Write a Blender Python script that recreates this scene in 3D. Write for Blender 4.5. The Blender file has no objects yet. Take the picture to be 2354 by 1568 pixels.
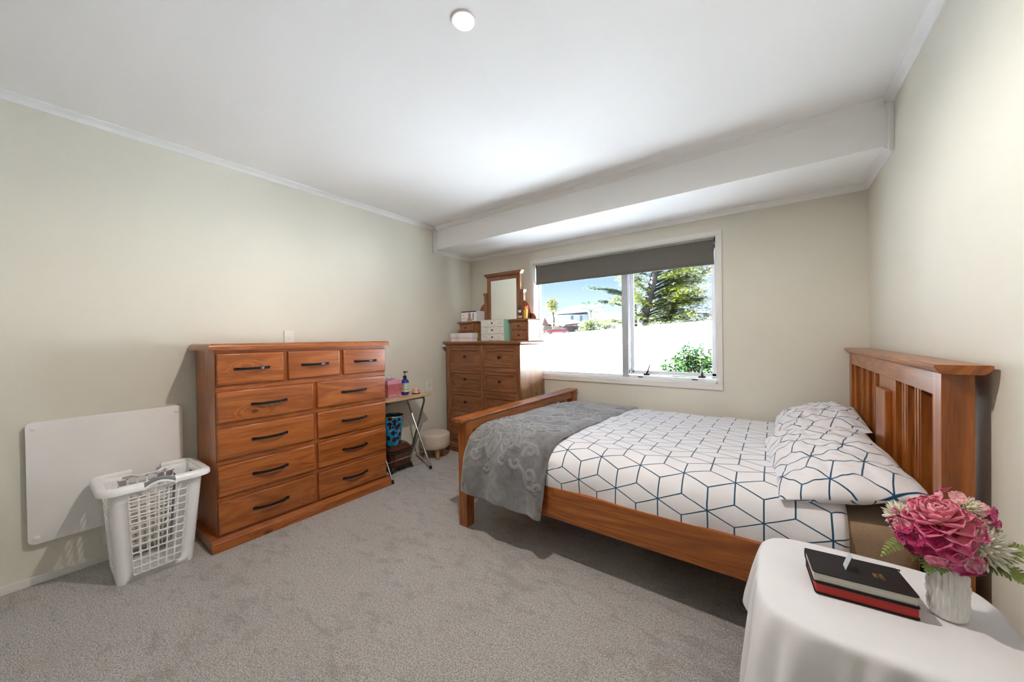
import bpy, bmesh, math, random
import numpy as np
from mathutils import Vector, Matrix, Euler, noise as mnoise
random.seed(7)
S = bpy.context.scene
COL = S.collection
PI = math.pi

# ------------------------------------------------------------------ camera
def cam_basis(yaw, pitch, roll):
    f = Vector((-math.sin(yaw)*math.cos(pitch), math.cos(yaw)*math.cos(pitch), math.sin(pitch)))
    rt = Vector((math.cos(yaw), math.sin(yaw), 0)); up = rt.cross(f)
    return rt*math.cos(roll)+up*math.sin(roll), -rt*math.sin(roll)+up*math.cos(roll), f
cam_d = bpy.data.cameras.new('camera'); cam = bpy.data.objects.new('camera', cam_d); COL.objects.link(cam)
r_, u_, f_ = cam_basis(0.63092, -0.00819, -0.014)
M = Matrix(((r_.x, u_.x, -f_.x, 2.96532), (r_.y, u_.y, -f_.y, -3.24207), (r_.z, u_.z, -f_.z, 1.18915), (0, 0, 0, 1)))
cam.matrix_world = M
cam_d.sensor_width = 36; cam_d.lens = 36*821.114/2354; cam_d.clip_start = 0.02; cam_d.clip_end = 300
S.camera = cam

# ------------------------------------------------------------------ world, sun, exposure
S.view_settings.view_transform = 'Standard'; S.view_settings.look = 'None'
S.view_settings.gamma = 1; S.view_settings.use_curve_mapping = False
S.view_settings.exposure = 0.05
W = bpy.data.worlds.new('sky'); S.world = W; W.use_nodes = True
wt = W.node_tree; wt.nodes.clear()
wo = wt.nodes.new('ShaderNodeOutputWorld'); bg = wt.nodes.new('ShaderNodeBackground')
tc = wt.nodes.new('ShaderNodeTexCoord'); sp = wt.nodes.new('ShaderNodeSeparateXYZ'); cr = wt.nodes.new('ShaderNodeValToRGB')
wt.links.new(tc.outputs['Generated'], sp.inputs[0]); wt.links.new(sp.outputs['Z'], cr.inputs[0])
wt.links.new(cr.outputs[0], bg.inputs[0]); wt.links.new(bg.outputs[0], wo.inputs[0])
e = cr.color_ramp.elements
e[0].position = 0.0; e[0].color = (1.0, 1.0, 1.0, 1)
e[1].position = 0.9; e[1].color = (0.10, 0.27, 0.62, 1)
n = e.new(0.05); n.color = (0.55, 0.70, 0.92, 1)
n = e.new(0.15); n.color = (0.30, 0.46, 0.74, 1)
n = e.new(0.4); n.color = (0.25, 0.5, 0.85, 1)
bg.inputs[1].default_value = 1.7
sun_d = bpy.data.lights.new('sun', 'SUN'); sun_d.energy = 215; sun_d.angle = 0.01; sun_d.color = (0.92, 0.965, 1.0)
sun = bpy.data.objects.new('sun', sun_d); COL.objects.link(sun)
sun.rotation_euler = Vector((-0.8, -0.15, 0.65)).normalized().to_track_quat('Z', 'Y').to_euler()
try:
    S.cycles.use_denoising = True; S.cycles.denoiser = 'OPENIMAGEDENOISE'
    S.cycles.max_bounces = 10; S.cycles.diffuse_bounces = 7; S.cycles.transparent_max_bounces = 16
    S.cycles.sample_clamp_indirect = 0; S.cycles.caustics_reflective = False; S.cycles.caustics_refractive = False
except Exception: pass
LAMP_W = 80.0

# ------------------------------------------------------------------ object helpers
def tag(o, label=None, cat=None, group=None, kind=None):
    if label: o['label'] = label
    if cat: o['category'] = cat
    if group: o['group'] = group
    if kind: o['kind'] = kind
    return o
def thing(name, label, cat, loc=(0, 0, 0), rz=0, group=None):
    o = bpy.data.objects.new(name, None); COL.objects.link(o); o.empty_display_size = .05
    o.location = loc; o.rotation_euler = (0, 0, rz)
    return tag(o, label, cat, group)
def root_of(o):
    while o.parent: o = o.parent
    return o

class B:
    """mesh builder; coordinates in metres"""
    def __init__(s): s.bm = bmesh.new()
    def box(s, x0, x1, y0, y1, z0, z1, bev=0, seg=2, taper=None):
        vs = [s.bm.verts.new((x, y, z)) for x in (x0, x1) for y in (y0, y1) for z in (z0, z1)]
        F = [(0, 1, 3, 2), (4, 6, 7, 5), (0, 4, 5, 1), (2, 3, 7, 6), (0, 2, 6, 4), (1, 5, 7, 3)]
        fs = [s.bm.faces.new([vs[i] for i in f]) for f in F]
        if bev:
            es = list({e for f in fs for e in f.edges})
            bmesh.ops.bevel(s.bm, geom=es, offset=bev, segments=seg, profile=.6, affect='EDGES')
        return s
    def prism(s, pts, axis, a, b, bev=0, seg=2):
        """pts: 2D outline; extruded along axis from a to b. axis x: pts=(y,z); y: (x,z); z: (x,y)"""
        def P(p, t):
            return {'x': (t, p[0], p[1]), 'y': (p[0], t, p[1]), 'z': (p[0], p[1], t)}[axis]
        va = [s.bm.verts.new(P(p, a)) for p in pts]; vb = [s.bm.verts.new(P(p, b)) for p in pts]
        n = len(pts); fs = [s.bm.faces.new(va), s.bm.faces.new(vb[::-1])]
        for i in range(n): fs.append(s.bm.faces.new((va[i], vb[i], vb[(i+1) % n], va[(i+1) % n])))
        if bev:
            es = list({e for f in fs[:2] for e in f.edges})
            bmesh.ops.bevel(s.bm, geom=es, offset=bev, segments=seg, profile=.6, affect='EDGES')
        return s
    def tube(s, pts, r, seg=10, closed=False, cap=True):
        pts = [Vector(p) for p in pts]; n = len(pts); rings = []
        R = r if hasattr(r, '__len__') else [r]*n
        up = None
        for i in range(n):
            if closed: d = pts[(i+1) % n]-pts[i-1]
            else: d = pts[min(i+1, n-1)]-pts[max(i-1, 0)]
            d.normalize()
            if up is None:
                up = Vector((0, 0, 1)) if abs(d.z) < .9 else Vector((1, 0, 0))
            a = d.cross(up).normalized(); up = a.cross(d).normalized()
            rings.append([s.bm.verts.new(pts[i]+(a*math.cos(t)+up*math.sin(t))*R[i]) for t in [2*PI*k/seg for k in range(seg)]])
        m = n if closed else n-1
        for i in range(m):
            A, C = rings[i], rings[(i+1) % n]
            for k in range(seg): s.bm.faces.new((A[k], A[(k+1) % seg], C[(k+1) % seg], C[k]))
        if cap and not closed:
            s.bm.faces.new(rings[0][::-1]); s.bm.faces.new(rings[-1])
        return s
    def lathe(s, prof, c=(0, 0, 0), seg=24, fn=None):
        """prof: list of (r,z). fn(theta,r,z)->r"""
        rings = []
        for (r, z) in prof:
            if r < 1e-6: rings.append([s.bm.verts.new((c[0], c[1], c[2]+z))])
            else: rings.append([s.bm.verts.new((c[0]+(fn(t, r, z) if fn else r)*math.cos(t), c[1]+(fn(t, r, z) if fn else r)*math.sin(t), c[2]+z)) for t in [2*PI*k/seg for k in range(seg)]])
        for A, C in zip(rings, rings[1:]):
            if len(A) == 1 and len(C) == 1: continue
            for k in range(seg):
                k2 = (k+1) % seg
                if len(A) == 1: s.bm.faces.new((A[0], C[k2], C[k]))
                elif len(C) == 1: s.bm.faces.new((A[k], A[k2], C[0]))
                else: s.bm.faces.new((A[k], A[k2], C[k2], C[k]))
        return s
    def grid(s, P, close_u=False, uv=None):
        """P: [nu][nv] points; uv same shape"""
        nu, nv = len(P), len(P[0])
        V = [[s.bm.verts.new(p) for p in row] for row in P]
        L = s.bm.loops.layers.uv.verify() if uv is not None else None
        for i in range(nu if close_u else nu-1):
            for j in range(nv-1):
                i2 = (i+1) % nu
                f = s.bm.faces.new((V[i][j], V[i2][j], V[i2][j+1], V[i][j+1]))
                if L is not None:
                    for lp, (a, b) in zip(f.loops, ((i, j), (i2, j), (i2, j+1), (i, j+1))): lp[L].uv = uv[a][b]
        return V
    def poly(s, pts):
        s.bm.faces.new([s.bm.verts.new(p) for p in pts]); return s
    def obj(s, name, mat, parent=None, smooth=False, world=False, sharp=40, solid=0, soff=0, subd=0, merge=0, bevel=0):
        if merge: bmesh.ops.remove_doubles(s.bm, verts=s.bm.verts, dist=merge)
        bmesh.ops.recalc_face_normals(s.bm, faces=s.bm.faces) if not hasattr(s, 'keep') else None
        me = bpy.data.meshes.new(name)
        if world and parent:
            s.bm.transform(Matrix.Translation(-Vector(root_of(parent).location)))
        s.bm.to_mesh(me); s.bm.free()
        if smooth:
            me.polygons.foreach_set('use_smooth', [True]*len(me.polygons))
            if sharp < 180: me.set_sharp_from_angle(angle=math.radians(sharp))
        me.materials.append(mat)
        o = bpy.data.objects.new(name, me); COL.objects.link(o)
        if parent: o.parent = parent
        if bevel:
            m = o.modifiers.new('b', 'BEVEL'); m.width = bevel; m.segments = 2; m.limit_method = 'ANGLE'
        if solid:
            m = o.modifiers.new('s', 'SOLIDIFY'); m.thickness = solid; m.offset = soff
        if subd:
            m = o.modifiers.new('d', 'SUBSURF'); m.levels = subd; m.render_levels = subd
        return o
def copy_tree(o, parent=None):
    c = o.copy(); COL.objects.link(c)
    if parent: c.parent = parent
    for ch in list(o.children): copy_tree(ch, c)
    return c
def bez(p0, p1, p2, p3, n):
    p0, p1, p2, p3 = map(Vector, (p0, p1, p2, p3)); o = []
    for i in range(n+1):
        t = i/n; o.append(p0*(1-t)**3+p1*3*t*(1-t)**2+p2*3*t*t*(1-t)+p3*t**3)
    return o
def arc(cx, cy, r, a0, a1, n): return [(cx+r*math.cos(a0+(a1-a0)*i/n), cy+r*math.sin(a0+(a1-a0)*i/n)) for i in range(n+1)]

# ------------------------------------------------------------------ materials
class NT:
    def __init__(s, name):
        s.m = bpy.data.materials.new(name); s.m.use_nodes = True; s.t = s.m.node_tree
        s.p = s.t.nodes['Principled BSDF']; s.out = s.t.nodes['Material Output']
    def n(s, typ, **kw):
        nd = s.t.nodes.new('ShaderNode'+typ)
        for k, v in kw.items():
            if k in nd.inputs.keys(): s.set(nd.inputs[k], v)
            elif isinstance(k, str) and hasattr(nd, k): setattr(nd, k, v)
        return nd
    def set(s, inp, v):
        if isinstance(v, bpy.types.NodeSocket): s.t.links.new(v, inp)
        else: inp.default_value = v
    def math(s, op, a, b=None, c=None, clamp=False):
        nd = s.t.nodes.new('ShaderNodeMath'); nd.operation = op; nd.use_clamp = clamp
        s.set(nd.inputs[0], a)
        if b is not None: s.set(nd.inputs[1], b)
        if c is not None: s.set(nd.inputs[2], c)
        return nd.outputs[0]
    def vmath(s, op, a, b=None, sc=None):
        nd = s.t.nodes.new('ShaderNodeVectorMath'); nd.operation = op
        s.set(nd.inputs[0], a)
        if b is not None: s.set(nd.inputs[1], b)
        if sc is not None: s.set(nd.inputs[3], sc)
        return nd.outputs[1] if op in ('DOT_PRODUCT', 'LENGTH') else nd.outputs[0]
    def mix(s, f, a, b):
        nd = s.t.nodes.new('ShaderNodeMix'); nd.data_type = 'RGBA'
        s.set(nd.inputs[0], f); s.set(nd.inputs[6], a); s.set(nd.inputs[7], b); return nd.outputs[2]
    def ramp(s, f, stops, interp='LINEAR'):
        nd = s.t.nodes.new('ShaderNodeValToRGB'); s.set(nd.inputs[0], f); el = nd.color_ramp.elements
        nd.color_ramp.interpolation = interp
        while len(el) < len(stops): el.new(0.5)
        for q, (p, c) in zip(el, stops):
            q.position = p; q.color = (*c, 1) if len(c) == 3 else c
        return nd.outputs[0]
    def step(s, x, a, b):
        nd = s.t.nodes.new('ShaderNodeMapRange'); nd.interpolation_type = 'SMOOTHSTEP'
        s.set(nd.inputs[0], x); nd.inputs[1].default_value = a; nd.inputs[2].default_value = b; return nd.outputs[0]
    def noise(s, vec, scale, detail=2, rough=.5, dist=0):
        nd = s.t.nodes.new('ShaderNodeTexNoise'); s.set(nd.inputs['Vector'], vec)
        nd.inputs['Scale'].default_value = scale; nd.inputs['Detail'].default_value = detail
        nd.inputs['Roughness'].default_value = rough; nd.inputs['Distortion'].default_value = dist; return nd.outputs[0]
    def bump(s, h, strength=.3, dist=.01):
        nd = s.t.nodes.new('ShaderNodeBump'); s.set(nd.inputs['Height'], h)
        nd.inputs['Strength'].default_value = strength; nd.inputs['Distance'].default_value = dist
        s.t.links.new(nd.outputs[0], s.p.inputs['Normal']); return nd
    def obj(s):
        return s.t.nodes.new('ShaderNodeTexCoord').outputs['Object']
    def P(s, **kw):
        for k, v in kw.items():
            s.set(s.p.inputs[k.replace('_', ' ')], v if not (isinstance(v, tuple) and len(v) == 3) else (*v, 1))
        return s.m

def paint(name, col, rough=.6, var=.06, nscale=3, bump=.05, bscale=300, metal=0, spec=.5, coat=0):
    g = NT(name); o = g.obj(); n = g.noise(o, nscale, 3)
    c2 = tuple(c*(1-var*2) for c in col); c1 = tuple(min(1, c*(1+var)) for c in col)
    g.P(Base_Color=g.ramp(n, [(.3, c2), (.7, c1)]), Roughness=rough, Metallic=metal, Specular_IOR_Level=spec, Coat_Weight=coat)
    if bump: g.bump(g.noise(o, bscale, 2), bump, .002)
    return g.m
_rot = {'x': (1, 0, 0), 'y': (0, 1, 0), 'z': (0, 0, 1)}
def wood(name, axis, dark, mid, light, rough=.32, coat=.25, knots=.6, scale=1.0, blotch=0.35, depth=None):
    g = NT(name); o = g.obj()
    rnd = g.t.nodes.new('ShaderNodeObjectInfo').outputs['Random']
    off = g.vmath('SCALE', (3.1, 7.7, 5.3), sc=rnd); p = g.vmath('ADD', o, off)
    sc = {'x': (.9, 9, 9), 'y': (9, .9, 9), 'z': (9, 9, .9)}[axis]
    sc = tuple(v*scale for v in sc)
    # knots: warp the grain around them
    depth = depth or {'x': 'y', 'y': 'x', 'z': 'x'}[axis]
    kp = g.vmath('MULTIPLY', p, tuple((.55 if a_ == axis else 1)*(.12 if a_ == depth else 1) for a_ in 'xyz'))
    vo = g.t.nodes.new('ShaderNodeTexVoronoi'); g.set(vo.inputs['Vector'], kp); vo.inputs['Scale'].default_value = 4.2
    kd = vo.outputs['Distance']
    near = g.math('SUBTRACT', 1.0, g.step(kd, .02, .28))
    q = g.vmath('MULTIPLY', p, sc)
    wq = g.vmath('ADD', q, g.vmath('SCALE', (1.0, 1.0, 1.0), sc=g.math('MULTIPLY', near, 1.8*knots)))
    n1 = g.noise(wq, .9, 3, .55, .8)
    rings = g.math('FRACT', g.math('MULTIPLY', n1, 7.0))
    tri = g.math('ABSOLUTE', g.math('SUBTRACT', rings, .5))
    fine = g.noise(g.vmath('MULTIPLY', q, (1, 1, 1)), 14, 2, .6)
    f = g.math('ADD', g.math('MULTIPLY', tri, .9), g.math('MULTIPLY', fine, .45))
    base = g.ramp(f, [(.15, dark), (.45, mid), (.8, light)])
    bl = g.noise(p, 2.2, 2)
    base = g.mix(g.math('MULTIPLY', g.step(bl, .35, .75), blotch), base, (*[c*.62 for c in mid], 1))
    kn = g.math('MULTIPLY', g.math('SUBTRACT', 1.0, g.step(kd, .030, .085)), min(1, knots*1.4), clamp=True)
    base = g.mix(kn, base, (dark[0]*.28, dark[1]*.25, dark[2]*.25, 1))
    g.P(Base_Color=base, Roughness=rough, Coat_Weight=coat, Coat_Roughness=.16)
    g.bump(tri, .03, .001)
    return g.m
def fabric(name, col, rough=.9, var=.05, wscale=900, bump=.25, sheen=.3, wr=.0, bd=.001):
    g = NT(name); o = g.obj(); n = g.noise(o, 6, 3); n2 = g.noise(o, wscale, 2)
    f = g.math('ADD', g.math('MULTIPLY', n, .5), g.math('MULTIPLY', n2, .5))
    c2 = tuple(c*(1-var*2.5) for c in col); c1 = tuple(min(1, c*(1+var)) for c in col)
    g.P(Base_Color=g.ramp(f, [(.3, c2), (.7, c1)]), Roughness=rough, Sheen_Weight=sheen, Specular_IOR_Level=.2)
    h = g.noise(o, wscale*.4, 3)
    if wr:
        h2 = g.noise(o, 9, 3, .5, .6); h = g.math('ADD', g.math('MULTIPLY', h, .15), g.math('MULTIPLY', h2, wr))
        g.bump(h, .6, .02)
    else: g.bump(h, bump, bd)
    return g.m
def emit(name, col, st):
    g = NT(name); g.P(Base_Color=col, Emission_Color=col, Emission_Strength=st); return g.m

OR_D, OR_M, OR_L = (.24, .060, .010), (.37, .102, .019), (.48, .160, .036)
chest = {a: wood('chest_pine_'+a, a, OR_D, OR_M, OR_L, rough=.33, coat=.35) for a in 'xyz'}
BD = ((.20, .052, .007), (.33, .092, .013), (.45, .150, .027))
bedw = {a: wood('bed_pine_'+a, a, *BD, rough=.34, coat=.28, knots=.45) for a in 'xyz'}
DR = ((.17, .062, .025), (.25, .098, .040), (.33, .14, .06))
drs = {a: wood('antique_pine_'+a, a, *DR, rough=.42, coat=.1, knots=.7) for a in 'xyz'}
drs_lit = wood('antique_pine_lit', 'z', (.20, .085, .028), (.31, .145, .052), (.39, .21, .085), rough=.4, coat=.1, knots=.8)  # same dresser pine in paler tones, window light painted onto the right-hand sides

M_wall = paint('cream_wall_paint', (.72, .70, .62), .75, .02, 1.5, .12, 160, spec=.25)
M_ceil = paint('white_ceiling_paint', (.90, .905, .91), .8, .01, 1.5, .05, 200, spec=.2)
M_trim = paint('white_gloss_trim', (.84, .85, .85), .4, .01, 4, .02, 100)
M_case = paint('off_white_casing', (.76, .755, .73), .45, .01, 4, .02, 100)
M_alu = paint('grey_aluminium', (.50, .53, .58), .35, .03, 8, .03, 400, metal=.35)
M_alu2 = paint('white_aluminium', (.80, .83, .88), .35, .02, 8, .02, 400)
M_black = paint('black_plastic', (.015, .016, .02), .35, .05, 20, .02, 400)
M_iron = paint('black_iron_handle', (.02, .024, .032), .3, .1, 40, .06, 300, metal=.5)
M_chrome = paint('chrome', (.72, .73, .75), .16, .05, 20, .02, 400, metal=1)
M_greysteel = paint('grey_steel', (.16, .19, .22), .3, .05, 20, .02, 400, metal=.6)
M_white = paint('white_plastic', (.91, .915, .93), .35, .01, 10, .02, 300)
M_heater = paint('white_panel_enamel', (.86, .85, .85), .38, .015, 5, .02, 300)
M_sock = paint('ivory_socket', (.80, .79, .75), .35, .01, 10, .0)

def carpet():
    g = NT('grey_cut_pile_carpet'); o = g.obj()
    fine = g.noise(o, 230, 3, .8); mid = g.noise(o, 90, 2, .6); big = g.noise(g.vmath('ADD', o, g.vmath('SCALE', (1, 1, 0), sc=0.0)), 3.2, 4, .6, .4)
    bl = g.math('ADD', g.math('MULTIPLY', g.noise(g.vmath('MULTIPLY', o, (1, 1.9, 1)), 9, 5, .72, .3), .75), g.math('MULTIPLY', g.noise(o, 2.0, 2), .25))
    f = g.math('ADD', g.math('MULTIPLY', fine, .85), g.math('MULTIPLY', mid, .15))
    c = g.ramp(f, [(.38, (.13, .122, .118)), (.5, (.52, .495, .48)), (.62, (.88, .845, .82))])
    sm = g.math('MULTIPLY', g.step(bl, .50, .60), .32)
    c = g.mix(sm, c, (.22, .20, .19, 1))
    c = g.mix(g.math('MULTIPLY', g.step(big, .45, .7), .12), c, (.28, .26, .245, 1))
    g.P(Base_Color=c, Roughness=.95, Specular_IOR_Level=.1, Sheen_Weight=.15)
    h = g.math('ADD', fine, g.math('MULTIPLY', bl, .8))
    g.bump(h, .8, .008)
    return g.m
M_carpet = carpet()

def hexpattern(name, L=.088, rot=0.0, bg1=(.86, .85, .885), line=(.010, .075, .15), lw=.0031):
    """rhombille line print from UVs in metres, edge length L"""
    g = NT(name); uv = g.t.nodes.new('ShaderNodeTexCoord').outputs['UV']
    s3 = math.sqrt(3)
    w = L*s3   # hexagon flat to flat
    p = g.vmath('SCALE', uv, sc=1/w); 
    mp = g.t.nodes.new('ShaderNodeMapping'); g.set(mp.inputs[0], p); mp.inputs['Rotation'].default_value = (0, 0, rot); p = mp.outputs[0]
    p = g.vmath('ADD', p, (20, 20*s3, 0))
    r = (1, s3, 1); h = (.5, s3/2, .5)
    a = g.vmath('SUBTRACT', g.vmath('MODULO', p, r), h)
    b = g.vmath('SUBTRACT', g.vmath('MODULO', g.vmath('SUBTRACT', p, h), r), h)
    a = g.vmath('MULTIPLY', a, (1, 1, 0)); b = g.vmath('MULTIPLY', b, (1, 1, 0))
    lt = g.math('LESS_THAN', g.vmath('DOT_PRODUCT', a, a), g.vmath('DOT_PRODUCT', b, b))
    mx = g.t.nodes.new('ShaderNodeMix'); mx.data_type = 'VECTOR'; g.set(mx.inputs[0], lt); g.set(mx.inputs[4], b); g.set(mx.inputs[5], a); gv = mx.outputs[1]
    ab = g.vmath('ABSOLUTE', gv)
    hd = g.math('MAXIMUM', g.vmath('DOT_PRODUCT', ab, (.5, s3/2, 0)), g.vmath('DOT_PRODUCT', ab, (1, 0, 0)))
    d = g.math('SUBTRACT', .5, hd)
    for ang in (90, 210, 330):
        c, sn = math.cos(math.radians(ang)), math.sin(math.radians(ang))
        al = g.vmath('DOT_PRODUCT', gv, (c, sn, 0)); pr = g.math('ABSOLUTE', g.vmath('DOT_PRODUCT', gv, (-sn, c, 0)))
        dd = g.math('MAXIMUM', pr, g.math('MULTIPLY', al, -1.0))
        d = g.math('MINIMUM', d, dd)
    lwn = lw/w*.62
    m = g.math('SUBTRACT', 1.0, g.step(d, lwn*.7, lwn*1.5))
    o = g.obj(); fz = g.noise(o, 500, 2)
    col = g.mix(fz, (*bg1, 1), (*[c*.88 for c in bg1], 1))
    g.P(Base_Color=g.mix(m, col, (*line, 1)), Roughness=.92, Sheen_Weight=.35, Specular_IOR_Level=.15)
    hh = g.math('ADD', g.math('MULTIPLY', g.noise(o, 350, 3), .1), g.math('MULTIPLY', g.noise(o, 8, 3, .5, .5), .6))
    g.bump(hh, .35, .02)
    return g.m
M_duvet = hexpattern('geometric_duvet_fleece')
M_pillow = hexpattern('geometric_pillow_fleece', L=.092, rot=.35, lw=.0036)
def blanket_mat():
    g = NT('grey_mink_blanket'); o = g.obj(); at = g.t.nodes.new('ShaderNodeAttribute'); at.attribute_name = 'carved'
    n = g.noise(o, 7, 4, .65, .8); n2 = g.noise(o, 450, 2)
    c = g.ramp(g.math('ADD', g.math('MULTIPLY', n, .75), g.math('MULTIPLY', n2, .25)), [(.34, (.085, .086, .090)), (.5, (.16, .163, .172)), (.66, (.25, .26, .28))])
    c = g.mix(g.math('MULTIPLY', at.outputs['Fac'], .38), c, (.34, .34, .35, 1))  # relief lines tinted lighter, the sheen of the pile put into the colour
    g.P(Base_Color=c, Roughness=.85, Sheen_Weight=.7, Specular_IOR_Level=.2); g.bump(g.noise(o, 320, 3), .5, .002); return g.m
M_blanket = blanket_mat()
M_blanket_back = fabric('grey_blanket_edge', (.16, .16, .175), .9, .1, 500, .4, .3)
M_brown = fabric('brown_plush_sheet', (.36, .25, .155), .85, .12, 260, .5, .5, wr=.25)
M_cloth = fabric('white_tablecloth', (.80, .80, .83), .85, .02, 900, .12, .15)
M_stool = fabric('beige_stool_cover', (.66, .56, .47), .85, .04, 900, .2, .2)
M_blind = fabric('grey_brown_blind_fabric', (.155, .145, .13), .8, .03, 1200, .1, .1)
M_blindbar = fabric('blind_hem', (.13, .125, .115), .7, .03, 1200, .1, .1)

# ------------------------------------------------------------------ room shell
WX = 3.471; H = 2.4; YB = -6.8; SD = .587; SZ = 2.157; TH = .15
def struct(name, b, m, **k):
    o = b.obj(name, m, **k); o['kind'] = 'structure'; return o
struct('floor', B().box(-TH, WX+TH, YB-TH, TH, -.12, 0), M_carpet)
struct('ceiling', B().box(-TH, WX+TH, YB-TH, TH, H, H+.15), M_ceil)
struct('ceiling_bulkhead', B().box(0, WX, -SD, 0, SZ, H), M_ceil)
struct('wall_left', B().box(-TH, 0, YB-TH, TH, 0, H), M_wall)
struct('wall_right', B().box(WX, WX+TH, YB-TH, TH, 0, H), M_wall)
struct('wall_rear', B().box(0, WX, YB-TH, YB, 0, H), M_wall)
wx0, wx1, wz0, wz1 = .894, 2.61, .80, 1.98
b = B().box(0, wx0, 0, TH, 0, H).box(wx1, WX, 0, TH, 0, H).box(wx0, wx1, 0, TH, 0, wz0).box(wx0, wx1, 0, TH, wz1, H)
struct('wall_far', b, M_wall)
def cove(a, bb, z, name, axis, wallpos, sgn):
    c = .036
    pr = [(0, 0), (c, 0), (c, -.005), (c*.45, -c*.55), (.006, -c*.93), (.005, -c), (0, -c)]
    pts = [(wallpos+sgn*p, z+q) for p, q in pr]
    struct(name, B().prism(pts, axis, a, bb), M_trim)
# axis y: profile in (x,z); axis x: profile in (y,z)
cove(YB, -SD, H, 'trim_1', 'y', 0, 1)
cove(YB, -SD, H, 'trim_2', 'y', WX, -1)
cove(0.036, WX-.036, H, 'trim_3', 'x', -SD, -1)
cove(-SD+.0, 0, SZ, 'trim_4', 'y', 0, 1)
cove(-SD+.0, 0, SZ, 'trim_5', 'y', WX, -1)
cove(0, WX, SZ, 'trim_6', 'x', 0, -1)
cove(0, WX, H, 'trim_7', 'x', YB, 1)
struct('trim_8', B().box(0, .02, -SD-.028, -SD+.004, SZ-.036, H-.03, .003), M_trim)
struct('trim_9', B().box(WX-.02, WX, -SD-.028, -SD+.004, SZ-.036, H-.03, .003), M_trim)
struct('baseboard_left', B().box(0, .012, YB, 0, 0, .042, .004), M_case)
struct('baseboard_far', B().box(.012, WX-.012, -.012, 0, 0, .042, .004), M_case)
struct('baseboard_right', B().box(WX-.012, WX, YB, 0, 0, .042, .004), M_case)
struct('baseboard_rear', B().box(.012, WX-.012, YB, YB+.012, 0, .042, .004), M_case)

# window
win = bpy.data.objects.new('window_1', None); COL.objects.link(win); win['kind'] = 'structure'; win.location = (1.75, 0, .8)
def wadd(name, b, m, **k): return b.obj(name, m, win, world=True, **k)
cw = .037
b = B()
for (x0, x1, z0, z1) in ((wx0-cw, wx1+cw, wz1, wz1+cw), (wx0-cw, wx1+cw, wz0-cw-.008, wz0), (wx0-cw, wx0, wz0, wz1), (wx1, wx1+cw, wz0, wz1)):
    b.box(x0, x1, -.014, 0, z0, z1)
wadd('casing', b, M_case, bevel=.002)
b = B().box(wx0-.004, wx0+.008, -.008, .085, wz0, wz1).box(wx1-.008, wx1+.004, -.008, .085, wz0, wz1).box(wx0, wx1, -.008, .085, wz0-.01, wz0+.012).box(wx0, wx1, -.008, .085, wz1-.008, wz1)
wadd('reveal', b, M_case)
gy = .10
b = B().box(wx0, wx0+.022, .085, .125, wz0, wz1).box(wx1-.02, wx1, .085, .125, wz0, wz1).box(wx0, wx1, .085, .125, wz0, wz0+.03).box(wx0, wx1, .085, .125, wz1-.03, wz1)
wadd('frame', b, M_alu2, bevel=.002)
wadd('mullion', B().box(1.822, 1.882, .075, .13, wz0+.01, wz1, .003), M_alu)
sx0, sx1, sz0, sz1 = 1.885, 2.588, .838, 1.94
b = B()
b.box(sx0, sx0+.035, .118, .138, sz0, sz1).box(sx1-.03, sx1, .118, .138, sz0, sz1).box(sx0, sx1, .118, .138, sz0, sz0+.035).box(sx0, sx1, .118, .138, sz1-.035, sz1)
b.box(sx0+.012, sx0+.018, .110, .119, sz0, sz1)
b.box(sx0, sx1, .108, .119, sz0+.006, sz0+.014)
sash = wadd('sash', b, M_alu2, bevel=.0015)
g = NT('window_glass'); tr = g.t.nodes.new('ShaderNodeBsdfTransparent'); gl = g.t.nodes.new('ShaderNodeBsdfGlossy'); gl.inputs['Roughness'].default_value = .02
fr = g.t.nodes.new('ShaderNodeFresnel'); fr.inputs[0].default_value = 1.35; ms = g.t.nodes.new('ShaderNodeMixShader')
g.set(ms.inputs[0], g.math('MULTIPLY', fr.outputs[0], .6)); g.t.links.new(tr.outputs[0], ms.inputs[1]); g.t.links.new(gl.outputs[0], ms.inputs[2]); g.t.links.new(ms.outputs[0], g.out.inputs[0])
M_glass = g.m
wadd('pane', B().box(wx0+.022, 1.822, .103, .107, wz0+.03, wz1-.03), M_glass)
wadd('pane', B().box(sx0+.035, sx1-.03, .125, .129, sz0+.035, sz1-.035), M_glass)
for (x, lean) in ((2.035, .035), (2.485, .004)):
    b = B().box(x-.028, x+.028, .095, .112, sz0-.006, sz0+.010, .004)
    b.tube([(x, .095, sz0+.004), (x+lean*.4, .088, sz0+.035), (x+lean, .085, sz0+.095)], [.009, .007, .005], 8)
    wadd('latch', b, M_black, smooth=True)
    wadd('striker', B().box(x-.075, x-.03, .083, .095, wz0+.012, wz0+.022, .003), M_black)
# stay arm
wadd('stay_arm', B().tube([(1.90, .09, .83), (1.893, .10, .90)], .004, 6), M_alu)

# roller blind
bl = thing('roller_blind', 'grey-brown roller blind pulled a third of the way down the window', 'blind', (1.75, .04, 1.76))
B().box(.908, 2.588, .030, .0315, 1.78, 1.958).obj('fabric', M_blind, bl, world=True)
B().box(.906, 2.590, .025, .036, 1.757, 1.782, .003).obj('bottom_bar', M_blindbar, bl, world=True)
B().tube([(.915, .052, 1.955), (2.583, .052, 1.955)], .016, 16).obj('tube', paint('pale_green_roll', (.62, .68, .60), .4, .02), bl, smooth=True, world=True)
for x in (.898, 2.592): B().prism([(.03, 1.975), (.075, 1.975), (.075, 1.95), (.055, 1.925), (.035, 1.93)], 'x', x-.004, x+.006).obj('bracket', M_black, bl, world=True)
b = B()
for k in range(150):
    z = 1.92-k*.0066
    if z < .93: break
    b.lathe([(0, -.0022), (.0019, -.0012), (.0019, .0012), (0, .0022)], (2.597, .02, z), 6)
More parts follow.
